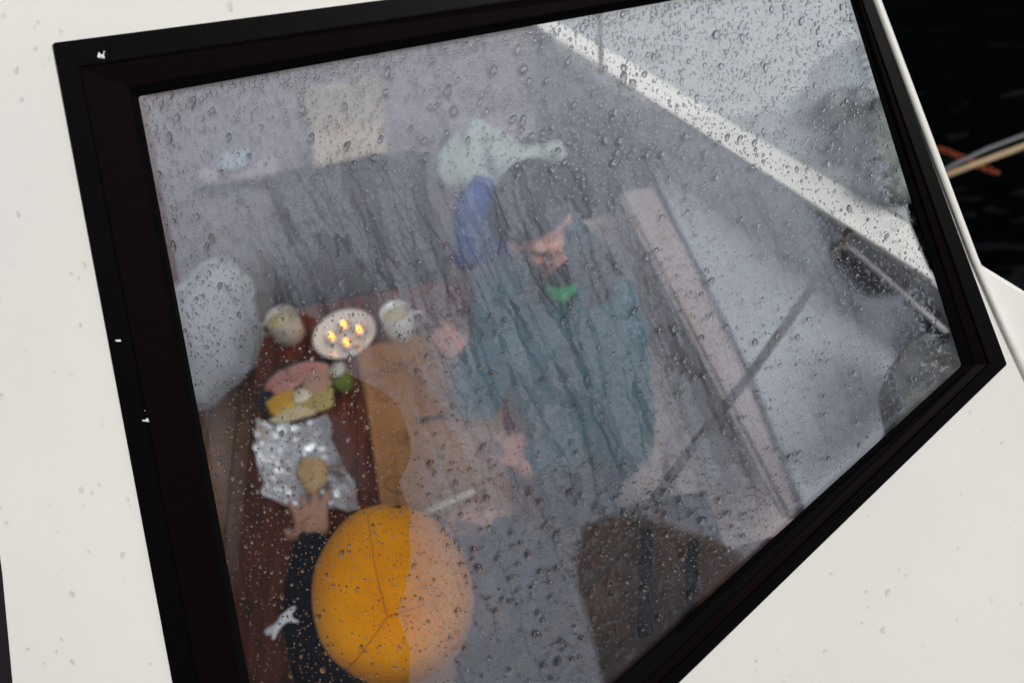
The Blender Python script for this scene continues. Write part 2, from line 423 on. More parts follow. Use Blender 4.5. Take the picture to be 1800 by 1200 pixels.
pane = py('pane', pf + pb, [tuple(range(k)), tuple(range(2 * k - 1, k - 1, -1))] + [(i, i + k, (i + 1) % k + k, (i + 1) % k) for i in range(k)], [M_pane, M_tint], win)
fix_normals(pane)
for p in pane.data.polygons: p.material_index = 0 if p.normal.dot(NG) > .9 else 1
GZ = -.005
# thin metal highlight bead on the lower right frame
tube('drip_bead', [on_glass(1190, 1112, .0045), on_glass(1700, 655, .0045)], .0009, M_rubber, win, seg=6)

# ------------------------------------------------------------------ condensation film
def vnoise(x, y, seed):
    r = np.random.default_rng(seed); T = r.random((256, 256)).astype(np.float32)
    xi = np.floor(x).astype(int); yi = np.floor(y).astype(int); fx = x - xi; fy = y - yi
    fx = fx * fx * (3 - 2 * fx); fy = fy * fy * (3 - 2 * fy)
    a = T[yi & 255, xi & 255]; b = T[yi & 255, (xi + 1) & 255]; c = T[(yi + 1) & 255, xi & 255]; d = T[(yi + 1) & 255, (xi + 1) & 255]
    return (a * (1 - fx) + b * fx) * (1 - fy) + (c * (1 - fx) + d * fx) * fy
def fbm(x, y, seed, oct=3):
    s = 0; a = 1; t = 0
    for i in range(oct):
        s = s + a * vnoise(x * 2 ** i, y * 2 ** i, seed + i * 17); t += a; a *= .5
    return s / t
def sstep(a, b, x):
    t = np.clip((x - a) / (b - a), 0, 1); return t * t * (3 - 2 * t)
STEP = 1.8
gx = np.arange(236, 1716, STEP); gy = np.arange(-62, 1250, STEP)
X, Y = np.meshgrid(gx, gy)
def inside(poly, X, Y):
    r = np.zeros(X.shape, bool); n = len(poly)
    for i in range(n):
        x1, y1 = poly[i]; x2, y2 = poly[(i + 1) % n]
        c = ((y1 > Y) != (y2 > Y)) & (X < (x2 - x1) * (Y - y1) / ((y2 - y1) + 1e-9) + x1); r ^= c
    return r
def soft_poly(poly, soft):
    """signed falloff inside polygon measured in photo pixels"""
    d = np.full(X.shape, 1e9); n = len(poly)
    for i in range(n):
        x1, y1 = poly[i]; x2, y2 = poly[(i + 1) % n]
        L2 = (x2 - x1) ** 2 + (y2 - y1) ** 2; t = np.clip(((X - x1) * (x2 - x1) + (Y - y1) * (y2 - y1)) / L2, 0, 1)
        d = np.minimum(d, np.hypot(X - x1 - t * (x2 - x1), Y - y1 - t * (y2 - y1)))
    d = np.where(inside(poly, X, Y), d, -d)
    return sstep(-soft, soft, d)
wob = (fbm(X / 26, Y / 26, 3) - .5) * 26 + (fbm(X / 9, Y / 9, 5) - .5) * 12
# along/across the direction in which water runs down the sloping pane
dx, dy = .40, .916
U = X * dy - Y * dx; V = X * dx + Y * dy
cloud = fbm(X / 190, Y / 190, 31, 4)
D = np.full(X.shape, .325) + (cloud - .5) * .10
D += .20 * sstep(720, 120, Y)                       # thicker mist towards the top
D += .05 * sstep(900, 1500, X)
# streaked middle
mid = sstep(215, 330, Y + (fbm(X / 60, Y / 200, 9) - .5) * 190) * sstep(960, 700, Y - (X - 700) * .25) * sstep(400, 520, X) * sstep(1320, 1120, X - (Y - 300) * .35)
pn = fbm((U + wob * .5) / 34, V / 165, 41, 3) + .22 * (fbm(X / 13, Y / 15, 43, 2) - .5)
patch = sstep(.485, .515, pn)
D += mid * (patch * .125 - .09)
rim = np.exp(-((pn - .507) / .016) ** 2); D += mid * rim * .035
worm = sstep(.58, .64, fbm(X / 6.5, Y / 6.5, 51, 2)); D -= mid * patch * worm * .07
D += (fbm(X / 11, Y / 13, 53, 3) - .5) * .07 + (vnoise(X / 3.1, Y / 3.1, 57) - .5) * .035
# fine parallel runs to the right
right = sstep(1000, 1120, X - (Y - 200) * .25) * sstep(150, 260, Y - (X - 1100) * .55) * sstep(1100, 860, Y)
fr = fbm((X * .93 - Y * .36 + wob * .35) / 16, (X * .36 + Y * .93) / 260, 61, 3)
D += right * (fr - .5) * .20
# thin runs made by single drops
run = np.zeros(X.shape, np.float32)
def stamp(px, py_, r, val):
    i0 = int((px - gx[0] - r * 2) / STEP); i1 = int((px - gx[0] + r * 2) / STEP) + 2
    j0 = int((py_ - gy[0] - r * 2) / STEP); j1 = int((py_ - gy[0] + r * 2) / STEP) + 2
    i0 = max(i0, 0); j0 = max(j0, 0)
    if i0 >= i1 or j0 >= j1 or i0 >= len(gx) or j0 >= len(gy): return
    sx, sy = X[j0:j1, i0:i1], Y[j0:j1, i0:i1]
    q = val * np.clip(1.4 - np.hypot(sx - px, sy - py_) / r, 0, 1)
    run[j0:j1, i0:i1] = np.maximum(run[j0:j1, i0:i1], q)
RUNS = []
spots = [(rnd.uniform(430, 1180), rnd.uniform(230, 620)) for _ in range(95)] + [(rnd.uniform(1050, 1480), rnd.uniform(250, 700)) for _ in range(44)] + \
        [(rnd.uniform(760, 1080), rnd.uniform(780, 1020)) for _ in range(15)] + [(rnd.uniform(290, 560), rnd.uniform(250, 480)) for _ in range(8)] + \
        [(745, 860), (720, 800), (735, 960), (760, 1040)]
for (sx, sy) in spots:
    L = rnd.uniform(90, 420); r0 = rnd.choice([1.6, 2.0, 2.4, 3.4, 5.0]) ; a = math.atan2(.92, .38) + rnd.uniform(-.1, .1); x, y = sx, sy; path = []
    k = 0
    while k < L:
        a += rnd.uniform(-.16, .16); a += (math.atan2(.92, .38) - a) * .09
        x += math.cos(a) * 1.6; y += math.sin(a) * 1.6; k += 1.6; path.append((x, y))
        stamp(x, y, r0 * (.6 + .5 * k / L), .9)
    RUNS.append((x, y, r0))
D -= run * (.085 + .05 * mid)
D += .07 * sstep(690, 760, X) * sstep(1150, 900, X) * sstep(520, 640, Y) * sstep(1250, 950, Y)
# the bare lower left corner: mist ends along a wavy tide line
clear = [(200, 790), (330, 735), (360, 690), (400, 668), (452, 640), (470, 560), (520, 548), (560, 560), (590, 640), (625, 662), (668, 682), (698, 706), (718, 752), (724, 800), (706, 850), (722, 905), (724, 1000), (700, 1075), (722, 1140), (724, 1300), (200, 1300)]
cm = soft_poly([(x, y) for x, y in clear], 5) if False else None
Xs, Ys = X, Y
X = X + wob * .28; Y = Y + wob * .22
c_hard = soft_poly(clear, 4.0)
c_soft = soft_poly([(430, 480), (640, 500), (700, 560), (760, 700), (740, 1300), (180, 1300), (200, 640), (330, 640)], 46)
brown = soft_poly([(1022, 925), (1075, 902), (1135, 905), (1190, 930), (1255, 945), (1305, 975), (1300, 1060), (1200, 1160), (1060, 1210), (1040, 1110), (1010, 1010)], 10)
darkr = soft_poly([(1425, 362), (1500, 385), (1640, 500), (1700, 640), (1655, 600), (1585, 520), (1520, 520), (1470, 470)], 14)
leafr = soft_poly([(1600, 560), (1700, 640), (1600, 740), (1480, 820), (1400, 880), (1450, 800), (1540, 690), (1560, 620)], 30)  # mist thinned to imitate dark foliage mirrored in the glass
pocket = soft_poly([(1455, 190), (1520, 165), (1560, 150), (1640, 340), (1600, 330), (1540, 250)], 28)  # same thinning for the mirrored foliage higher up
X, Y = Xs, Ys
tide = np.exp(-((c_hard - .5) / .22) ** 2) * sstep(640, 700, Y) * sstep(560, 640, X)
D = D * (1 - c_hard * .955); D = D * (1 - .45 * c_soft * (1 - c_hard)); D += tide * .06
lw = sstep(430, 350, X) * sstep(620, 760, Y); D += lw * c_hard * .10          # thin haze on the far left strip
D += .05 * soft_poly([(460, 745), (600, 735), (640, 850), (560, 900), (470, 850)], 25)
D *= 1 - brown * .80
D *= 1 - darkr * .9
D *= 1 - leafr * .66
D *= 1 - pocket * .50
# ragged end of the mist along the forward edge and the black borders
er = (1500 + .302 * Y - X) + (fbm((X * .35 + Y * .93) / 7, X / 34, 71, 2) - .5) * 60 - sstep(120, 420, Y) * 34
D *= sstep(0, 22, er)
el = (X - (250 + .189 * (Y - 170))); D *= sstep(-2, 10, el + wob * .2)
zone = np.where(er < 25, np.exp(-((er - 5) / 34) ** 2), 0) * sstep(90, 240, Y)
D += .34 * zone * sstep(.60, .74, vnoise(X / 4.2, Y / 5.0, 77)) + .16 * darkr * sstep(.60, .74, vnoise(X / 4.6, Y / 4.6, 79)) + .12 * leafr * sstep(.60, .74, vnoise(X / 5, Y / 5, 81)) + .07 * brown * sstep(.70, .80, vnoise(X / 5.5, Y / 6, 83))
bright = soft_poly([(950, 30), (1500, -60), (1660, 470), (1590, 520), (1430, 365), (1150, 184)], 10)
D -= bright * .13
D *= 1 - .45 * soft_poly([(945, 44), (975, 34), (1150, 130), (1200, 150), (1510, 330), (1592, 372), (1640, 492), (1430, 360), (1150, 184)], 5)
D = np.clip(D, 0.004, .85)
# build the sheet
P0 = on_glass(gx[0], gy[0], -.0118)
def grid_points(X, Y, o):
    rx = (X - 900) / FPX; ry = (600 - Y) / FPX
    d = np.stack([fw[i] + rt[i] * rx + up[i] * ry for i in range(3)], -1)
    nn = np.array(NG); pp = np.array(PG) + nn * o; c = np.array(CAM)
    return c + d * (((pp - c) @ nn) / (d @ nn))[..., None]
GPX = inside([(232, 160), (1480, -61), (1710, 642), (938, 1376), (474, 1452)], X, Y)
pts = grid_points(X, Y, -.0118).reshape(-1, 3)
H, W = X.shape
idx = np.arange(H * W).reshape(H, W)
q = np.stack([idx[:-1, :-1], idx[1:, :-1], idx[1:, 1:], idx[:-1, 1:]], -1)
keep = GPX[:-1, :-1] & GPX[1:, :-1] & GPX[1:, 1:] & GPX[:-1, 1:]
q = q[keep]
used = np.zeros(H * W, bool); used[q.ravel()] = True; remap = np.cumsum(used) - 1
q = remap[q]; pts = pts[used]; dens = D.reshape(-1)[used]
me = bpy.data.meshes.new('condensation')
me.vertices.add(len(pts)); me.vertices.foreach_set('co', pts.astype(np.float32).ravel())
me.loops.add(q.size); me.loops.foreach_set('vertex_index', q.ravel().astype(np.int32))
me.polygons.add(len(q)); me.polygons.foreach_set('loop_start', np.arange(0, q.size, 4, dtype=np.int32))
me.update(calc_edges=True)
at = me.attributes.new('film', 'FLOAT', 'POINT'); at.data.foreach_set('value', dens.astype(np.float32))
fog = link('condensation', me, M_fog)
tag(fog, 'grey blue mist and water runs on the inside of the window glass', 'condensation', kind='stuff')

# ------------------------------------------------------------------ rain drops
def dome(seed, seg=10, rings=4):
    r = random.Random(seed); v = []; f = []
    ph = [r.uniform(0, 6.28) for _ in range(3)]
    for j in range(rings):
        a = (j / rings) * math.pi / 2
        for k in range(seg):
            t = 2 * math.pi * k / seg; w_ = 1 + .13 * math.sin(2 * t + ph[0]) + .09 * math.sin(3 * t + ph[1])
            x = math.cos(a) ** .8 * math.cos(t) * w_; y = math.cos(a) ** .8 * math.sin(t) * w_
            y += -.18 * math.sin(a)
            v.append((x, y, math.sin(a) * .42))
    v.append((0, -.12, .42)); v.append((0, 0, 0))
    for j in range(rings - 1):
        for k in range(seg): f.append((j * seg + k, j * seg + (k + 1) % seg, (j + 1) * seg + (k + 1) % seg, (j + 1) * seg + k))
    for k in range(seg):
        f.append(((rings - 1) * seg + k, (rings - 1) * seg + (k + 1) % seg, rings * seg)); f.append(((k + 1) % seg, k, rings * seg + 1))
    return v, f
DV = [dome(i) for i in range(8)]
DS = [dome(i + 50, 7, 3) for i in range(6)]
def drop_density(x, y):
    if x > 1494 + .3 * y - 6 or x < 246 + .19 * (y - 170): return 0
    d = .55
    if y < 300: d = 1.0
    if 450 < x < 1150 and 330 < y < 760: d = .42
    if x > 950 and y > 850: d = 1.0
    if x < 430 and y < 620: d = 1.0
    if 440 < x < 640 and y > 620: d = .5
    if x > 1380 and y > 350: d = 1.3
    return d
def wet(x, y, rmin=4, rmax=9):
    return
cand = []
n_try = 0
while len(cand) < 21000 and n_try < 120000:
    n_try += 1
    x, y = rnd.uniform(240, 1712), rnd.uniform(-60, 1210)
    if not (y > 170 - .1786 * (x - 245) + 3 and (x - 1690) * 1.0 < 0): continue
    if y > 643 + (1690 - x) * .88 - 8: continue
    dd = drop_density(x, y)
    if rnd.random() > dd: continue
    r_ = min(6.4, .85 * math.exp(abs(rnd.gauss(0, .60))))
    if y > 800: r_ *= 1.25
    if 450 < x < 1150 and 330 < y < 760: r_ = min(r_, 3.4)
    if x > 1400 and y > 330: r_ *= .9
    if 1000 < x < 1420 and y < 330: r_ = min(r_ * 1.05, 5)
    # runs wipe small drops away
    cand.append((r_, x, y))
cand += [(rnd.uniform(3, 5.5), x, y) for x, y, r0 in RUNS if y < 1180 and 260 < x < 1650]
for _ in range(420):  # crowded beads against the top seal
    x = rnd.uniform(262, 1475); cand.append((rnd.uniform(1.2, 3.6), x, 170 - .1786 * (x - 245) + rnd.uniform(3, 24)))
for _ in range(70): cand.append((rnd.uniform(4.5, 8.2), rnd.uniform(760, 1330), rnd.uniform(860, 1180)))
for _ in range(40): cand.append((rnd.uniform(4.0, 6.8), rnd.uniform(300, 1300), rnd.uniform(60, 300)))
cand = [c_ for c_ in cand if c_[2] > 170 - .1786 * (c_[1] - 245) + 3 and c_[2] < 643 + (1690 - c_[1]) * .88 - 8]
cand.sort(reverse=True)
# thin out overlaps with a coarse hash
cell = {}; keep_d = []
for r_, x, y in cand:
    ok = True; cx, cy = int(x // 18), int(y // 18)
    for a in (-1, 0, 1):
        for b_ in (-1, 0, 1):
            for (R2, X2, Y2) in cell.get((cx + a, cy + b_), ()):
                if (x - X2) ** 2 + (y - Y2) ** 2 < (1.05 * (r_ + R2)) ** 2: ok = False; break
            if not ok: break
        if not ok: break
    if ok: cell.setdefault((cx, cy), []).append((r_, x, y)); keep_d.append((r_, x, y))
EX = Vector((1, 0, 0)); TW = R(-13)
FX = EX * math.cos(TW) + UG * math.sin(TW); FY = -EX * math.sin(TW) + UG * math.cos(TW)
drop_me = []
for i, (v, f) in enumerate(DV):
    me = bpy.data.meshes.new('water_drop'); me.from_pydata(v, [], f); me.polygons.foreach_set('use_smooth', [True] * len(f)); me.materials.append(M_drop); drop_me.append(me)
base_rot = Matrix((FX, FY, NG)).transposed().to_4x4()
PX2M = DIST / FPX
for i, (r_, x, y) in enumerate(keep_d[:290]):
    o = bpy.data.objects.new('water_drop', drop_me[i % 8]); COL.objects.link(o)
    s = r_ * PX2M * 1.05
    o.matrix_world = Matrix.Translation(on_glass(x, y, GZ + .0001)) @ base_rot @ Matrix.Rotation(rnd.uniform(-.3, .3), 4, 'Z') @ Matrix.Diagonal((s * rnd.uniform(.8, 1), s * rnd.uniform(1.0, 1.5), s, 1))
    tag(o, 'larger clear raindrop clinging to the outside of the window glass', 'raindrop', 'raindrops on the window glass')
V_, F_ = [], []
for i, (r_, x, y) in enumerate(keep_d[290:]):
    v, f = DS[i % 6]; c = on_glass(x, y, GZ + .0001); s = r_ * PX2M; sx = s * rnd.uniform(.8, 1.05); sy = s * rnd.uniform(.95, 1.5); k = len(V_)
    V_ += [c + FX * (a * sx) + FY * (b_ * sy) + NG * (z * s) for a, b_, z in v]; F_ += [tuple(j + k for j in t) for t in f]
sd = py('small_water_drops', V_, F_, M_drop, smooth=True)
tag(sd, 'fine spray of small raindrops all over the window glass', 'raindrops', 'raindrops on the window glass', 'stuff')
# drops on the white paint and the frame
V_, F_ = [], []
n = 0
while n < 120:
    x, y = rnd.uniform(-100, 1850), rnd.uniform(-60, 1240)
    zone_l = x < 70 + .187 * y or y < 70 - .12 * x
    zone_r = y > 640 + (1770 - x) * .955 + 20 and x > 1100
    if not (zone_l or zone_r) or (x < 20 + .1 * (y - 1000) and y > 990): continue
    if y < 510 and x > 1500: continue
    if x < 8 and y > 950: continue
    n += 1
    r_ = rnd.uniform(1.6, 4.2) * (1.7 if rnd.random() < .12 else 1)
    v, f = DS[n % 6]; c = on_glass(x, y, .0003); s = r_ * PX2M; k = len(V_)
    V_ += [c + FX * (a * s * .9) + FY * (b_ * s * 1.3) + NG * (z * s * .5) for a, b_, z in v]; F_ += [tuple(j + k for j in t) for t in f]
tag(py('paint_water_drops', V_, F_, M_bead, smooth=True), 'sparse flat rain beads on the white painted cabin side', 'raindrops', kind='stuff')
# three white splashes on the black frame
M_splash = mat('white_splash', (.75, .76, .8), .5)
for (x, y, L, lab) in ((178, 97, 13, 'white splash on the upper left corner of the black frame'), (209, 595, 9, 'white splash halfway down the left side of the frame'), (256, 735, 11, 'greyish white splash on the left frame, lowest of the three')):
    e = empty('paint_splash', on_glass(x, y, .0066), lab, 'splash')
    z0 = .0066 if x < 200 else .0050
    pr = [('c', on_glass(x - 4, y + 3, z0), on_glass(x + 5, y + 5, z0), .0016, .0011), ('e', on_glass(x + 1, y + 2, z0), (.0024, .0022, .0012)), ('e', on_glass(x - 4, y - 3, z0), (.0011, .0016, .0008))]
    for i in range(5): pr.append(('e', on_glass(x + rnd.gauss(0, 6), y + rnd.gauss(-3, L * .6), z0), (rnd.uniform(.0005, .0009),) * 3))
    blob('splash', pr, .0007, M_splash, e, smooth=1)

# ================================================================== OUTSIDE, forward of the cabin
rp = [on_z(1662, 297, -.1), on_z(1735, 262, -.12), on_z(1805, 236, -.1), on_z(1990, 160, -.05)]
tag(tube('mooring_rope', rp, .006, M_rope2, seg=8), 'thin grey mooring line running out over the dark water', 'rope')
rp = [on_z(1655, 311, -.1), on_z(1735, 281, -.12), on_z(1805, 255, -.1), on_z(1990, 185, -.05)]
tag(tube('mooring_rope', rp, .010, M_rope, seg=8), 'thicker tan mooring line beside the grey one', 'rope')
ch = empty('anchor_chain', on_z(1650, 262, -.5), 'rusty orange chain hanging under the mooring lines', 'chain')
for i in range(9):
    a = on_z(1652 + i * 12, 262 + i * 4.6 + (4 if i > 5 else 0), -.5 - i * .012); lk = []
    ax = Vector((.8, -.5, 0)).normalized(); sd_ = Vector((0, 0, 1)) if i % 2 else Vector((.5, .8, 0))
    for k in range(13):
        t = 2 * math.pi * k / 12; lk.append(a + ax * .016 * math.cos(t) + sd_ * .009 * math.sin(t))
    tube('link', lk, .0038, M_chain, ch, seg=6)

# ================================================================== CABIN SHELL
ZB = .25
A = on_z(945, 47, ZB); B = on_z(1640, 492, ZB)
AX = (B - A).normalized(); NW = Vector((-AX.y, AX.x, 0))     # horizontal, outward
if NW.y < 0: NW = -NW
FL = -.72
YW = A.y + .02
box('cabin_floor', ((-1.7 + 1.2) / 2, 1.3, FL - .02), (2.9, 2.4, .04), M_floor)['kind'] = 'structure'
# far wall of vertical boards
fwl = box('far_wall', (-.72, YW + .03, .2), (2.0, .04, 1.84), M_wall); fwl['kind'] = 'structure'
k = 0
for i in range(11):
    p = box('board', (-1.62 + i * .18, YW + .002, .2), (.174, .016, 1.8), M_wall, None, .002)
    p.parent = fwl; p.matrix_parent_inverse = fwl.matrix_world.inverted() if False else Matrix.Translation(-fwl.location)
lw_ = box('left_wall', (-1.72, 1.3, .2), (.04, 2.9, 1.84), M_wall); lw_['kind'] = 'structure'
# forward side below and above the white side deck
A2 = A - AX * .05; B2 = B + AX * .35
def wallquad(name, a, b, z0, z1, th, material, kind='structure', parent=None):
    return prism(name, [Vector((a.x, a.y, z0)), Vector((b.x, b.y, z0)), Vector((b.x, b.y, z1)), Vector((a.x, a.y, z1))], NW * th, material, parent)
wallquad('forward_wall', A2, B2, FL, ZB - .012, .03, M_grey)['kind'] = 'structure'
# white band: wide side deck just outside the low wall
up1 = on_z(1150, 132, ZB); up2 = on_z(1590, 372, ZB)
wd1 = (up1 - A).dot(NW); wd2 = (up2 - A).dot(NW)
E1 = A + AX * (up1 - A).dot(AX); E2 = A + AX * (up2 - A).dot(AX)
sl = (wd2 - wd1) / max(.01, (E2 - E1).length)
def dk(t): return A + AX * t + NW * (wd1 + sl * (t - (E1 - A).length))
T2 = (E2 - A).length
deck = prism('side_deck', [A2, B, dk(T2), dk(0)], (0, 0, .025), M_white); deck.location.z -= .025; deck['kind'] = 'structure'
# translucent spray cover standing on the deck's outer edge
Lc0 = dk(-.25); CN = AX.cross(NW * .8 + Vector((0, 0, .45))).normalized()
Lc1 = on_plane(1604, 378, dk(0), CN); Lc2 = on_plane(1506, -70, dk(0), CN)
cover = prism('spray_cover', [Lc0, Lc1, Lc2, Lc0 + NW * .9 + Vector((0, 0, .506))], CN * .004, M_canvas)
cover.location.z -= .02
tag(cover, 'pale translucent spray cover beyond the white deck strip, top right', 'spray cover')
tp = empty('mirrored_foliage', on_plane(1500, 260, dk(0), CN), 'added dark lump standing for foliage mirrored near the right edge', 'mirrored_foliage')
tpp = [(1462, 205, .050), (1500, 190, .055), (1540, 215, .05), (1515, 250, .07), (1550, 280, .06), (1480, 262, .035), (1580, 330, .06), (1548, 330, .04)]
blob('cloth', [('e', on_plane(x, y, dk(0), CN) + Vector((0, 0, .02)), (r_, r_ * .9, r_ * .7)) for x, y, r_ in tpp], .010, mat('mirrored_foliage_dark', (.07, .085, .085), .8, noise=(16, (.28, .30, .29), .9), bump=(30, .8, .03)), tp, 3, .008, 2)  # dark lump added to stand for foliage mirrored in the glass
c0 = on_z(1057, 124, ZB)
tag(tube('cover_post', [c0, c0 + Vector((0, 0, .5))], .007, M_dark), 'thin dark upright post standing on the white deck strip', 'post')

# raked forward end of the cabin, dark inside
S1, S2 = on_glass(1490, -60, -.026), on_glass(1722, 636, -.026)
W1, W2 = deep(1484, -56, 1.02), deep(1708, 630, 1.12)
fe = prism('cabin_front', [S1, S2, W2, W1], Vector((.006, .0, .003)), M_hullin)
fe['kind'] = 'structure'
box('near_wall', (0, .10, -.12), (3.3, .03, 1.16), M_grey)['kind'] = 'structure'
# roof cover above, out of view; opening added to brighten the cabin
rf = prism('roof', [Vector((-1.75, .76, 1.27)), Vector((-1.05, .76, 1.27)), Vector((-1.05, YW + .1, 1.27)), Vector((-1.75, YW + .1, 1.27))], (0, 0, .012), M_roof)
rf['kind'] = 'structure'
for a_, b_, c_, d_ in ((-1.05, .42, .76, .86), (-1.05, .0, YW - .1, YW + .1)):
    box('roof', ((a_ + b_) / 2, (c_ + d_) / 2, 1.276), (b_ - a_, d_ - c_, .012), M_roof)['kind'] = 'structure'
# outside hull and side deck below the window
box('hull_side', (0.0, .06, -.35), (3.6, .05, 1.3), M_gel)['kind'] = 'structure'

# ------------------------------------------------------------------ furniture
tb = empty('table', (-.34, 1.05, FL), 'dark red mahogany table with food, paper and candles on it', 'table')
TX0, TX1, TY0, TY1 = -.69, -.005, .42, 1.565
npl = 5; wdt = (TX1 - TX0) / npl
for i in range(npl):
    box('plank', (TX0 + wdt * (i + .5), (TY0 + TY1) / 2, -.0125), (wdt - .0025, TY1 - TY0, .025), M_wood, tb, .002)
box('apron', ((TX0 + TX1) / 2, (TY0 + TY1) / 2, -.05), (TX1 - TX0 - .1, TY1 - TY0 - .12, .05), M_wood, tb)
for sx in (TX0 + .08, TX1 - .08):
    for sy in (TY0 + .1, TY1 - .1): box('leg', (sx, sy, (FL - .075) / 2), (.05, .05, -.075 - FL), M_wood, tb)
# left bench with slats
bl = empty('bench', (-1.05, 1.0, FL), 'slatted tan bench along the left of the table', 'bench')
for i in range(7): box('slat', (-.80 - i * .085, 1.0, -.26), (.078, 1.5, .024), M_oak if i < 5 else M_floor, bl, .003)
for sy in (.4, 1.6): box('support', (-1.05, sy, -.5), (.5, .04, .44), M_oak, bl)
# right bench, floor boards and back
br = empty('bench', (.55, 1.1, FL), 'pale pink grey bench behind the person in teal', 'bench')
for i in range(7): box('slat', (.20 + i * .095, 1.1, -.33), (.09, 1.75, .025), M_pinkwood, br, .003)
box('front_panel', (.16, 1.1, -.53), (.02, 1.75, .37), M_pinkwood, br)
for sy in (.5, 1.7): box('support', (.5, sy, -.535), (.6, .04, .375), M_pinkwood, br)
bb = [on_z(1085, 335, .0), on_z(1150, 322, .0), on_z(1470, 880, .0), on_z(1380, 905, .0)]
prism('back_rail', bb, (0, 0, -.04), mat('dusky_board', (.46, .37, .36), .7), br, .012)
for k_ in range(3): prism('seat_pad', [Vector((.16, .26 + .575 * k_, -.315)), Vector((.88, .26 + .575 * k_, -.315)), Vector((.88, .825 + .575 * k_, -.315)), Vector((.16, .825 + .575 * k_, -.315))], (0, 0, .09), M_pad, br, .025)
# rounded pale cushion low right
cu = empty('cushion', on_z(1290, 860, -.28), 'pale rounded pinkish cushion on the right bench', 'cushion')
blob('cover', [('e', on_z(1285, 860, -.25), (.19, .24, .07)), ('e', on_z(1330, 900, -.25), (.16, .2, .06))], .012, mat('pink_cushion', (.68, .56, .53), .9, bump=(20, .4, .01)), cu, smooth=5, jitter=.003)
# grey cushion along the forward wall
blc = prism('grey_cushion', [on_z(1110, 215, .02), on_z(1430, 420, .02), on_z(1660, 600, .02), on_z(1700, 690, .02), on_z(1430, 935, .02), on_z(1318, 650, .02), on_z(1180, 370, .02)], (0, 0, -.03), mat('grey_fabric', (.47, .50, .54), .9, bump=(30, .3, .01)), bev=.003)
tag(blc, 'smooth grey cushioned shelf below the white deck strip', 'cushion')
# dark locker and pale pipes in the forward corner
blk = prism('locker', [on_z(1420, 372, .18), on_z(1640, 505, .18), on_z(1672, 590, .18), on_z(1500, 470, .18)], (0, 0, -.12), M_dark, bev=.004)
tag(blk, 'small black locker in the forward corner under the white deck', 'locker')
pg = on_z(1492, 402, .24)
tag(tube('rail', [on_z(1476, 428, .21), on_z(1500, 440, .21), on_z(1580, 510, .21), on_z(1664, 584, .21)], .0062, mat('pale_rail', (.34, .33, .33), .5)), 'slim pale rail crossing the black forward corner', 'rail')
cl = [on_z(1500, 396, .24), on_z(1478, 430, .245), on_z(1400, 545, .33), on_z(1308, 672, .40), on_z(1215, 788, .44), on_z(1135, 897, .47), on_z(1060, 1000, .48), on_z(985, 1090, .47), on_z(870, 1210, .45), on_z(760, 1330, .42)]
tag(tube('cord', cl, [.009, .009, .009, .0088, .0082, .0076, .0062, .005, .0045, .004], M_cord, seg=10), 'long tan cord stretched diagonally across the cabin under the glass', 'cord')

# dark cabinet behind the table
BZ = -.05
seat = [(480, 300), (742, 258), (754, 500), (478, 546)]
cb = empty('bench', on_z(615, 400, FL), 'dark charcoal seat cushions beyond the far end of the table', 'bench')
def sub(q, u0, u1, v0, v1, z):
    P = [on_z(x, y, z) for x, y in q]
    f_ = lambda u, v: (P[0] * (1 - u) + P[1] * u) * (1 - v) + (P[3] * (1 - u) + P[2] * u) * v
    return [f_(u0, v0), f_(u1, v0), f_(u1, v1), f_(u0, v1)]
for u0, u1 in ((0, .495), (.505, 1)): prism('seat_cushion', sub(seat, u0, u1, 0, 1, BZ), (0, 0, -.07), M_dark, cb, .012)
prism('base', sub(seat, .03, .97, .05, .95, BZ - .074), (0, 0, FL - BZ + .076), M_dark, cb, .004)
bx = empty('folded_blanket', on_z(612, 222, BZ), 'cream folded blanket lying beyond the dark seat cushions', 'blanket')
bq = [(535, 162), (668, 136), (684, 272), (552, 302)]
for i in range(3): prism('fold', sub(bq, .0 + .012 * i, 1 - .01 * i, .02 * i, 1 - .012 * i, BZ + .022 * i), (0, 0, .019), M_cream, bx, .007)
sb2 = empty('side_shelf', on_z(600, 215, FL), 'lilac boarded shelf at the back of the cabin under the blanket', 'shelf')
for i in range(4): prism('board', sub([(330, 190), (930, 75), (945, 245), (350, 325)], .25 * i, .25 * i + .246, 0, .97 if i not in (1, 2) else .36 + .0 * i, BZ - .004), (0, 0, -.02), M_wall, sb2, .002)
prism('front', sub([(330, 190), (930, 75), (945, 245), (350, 325)], .02, .98, .3, .34, BZ - .026), (0, 0, FL - BZ + .026), M_wall, sb2)
hw = [on_y(x, y, YW - .012) for x, y in ((533, 158), (668, 134), (681, 222), (543, 246))]
prism('hanging_fold', hw, (0, -.012, 0), M_cream, bx, .004)
pb_ = empty('blue_cloth', on_z(425, 250, BZ), 'pale blue cloth on the shelf left of the cream blanket', 'cloth')
blob('cloth', [('e', on_z(425, 200, BZ + .02), (.07, .11, .035)), ('e', on_z(415, 270, BZ + .02), (.08, .10, .03))], .009, mat('pale_blue_cloth', (.40, .48, .56), .9), pb_, 5, .004)
# white cloth bag left
wb = empty('white_bag', on_z(375, 585, -.05), 'bulging white cloth bag on the bench left of the table', 'bag')
blob('sack', [('e', on_z(360, 590, -.08), (.16, .22, .15)), ('e', on_z(385, 520, -.02), (.10, .12, .10)), ('e', on_z(345, 650, -.10), (.10, .14, .10))], .012, M_whitecl, wb, 5, .006)
tube('drawstring', [on_z(395, 500, .09), on_z(420, 530, .09), on_z(428, 570, .06), on_z(420, 610, 0.02)], .004, M_whitecl, wb)
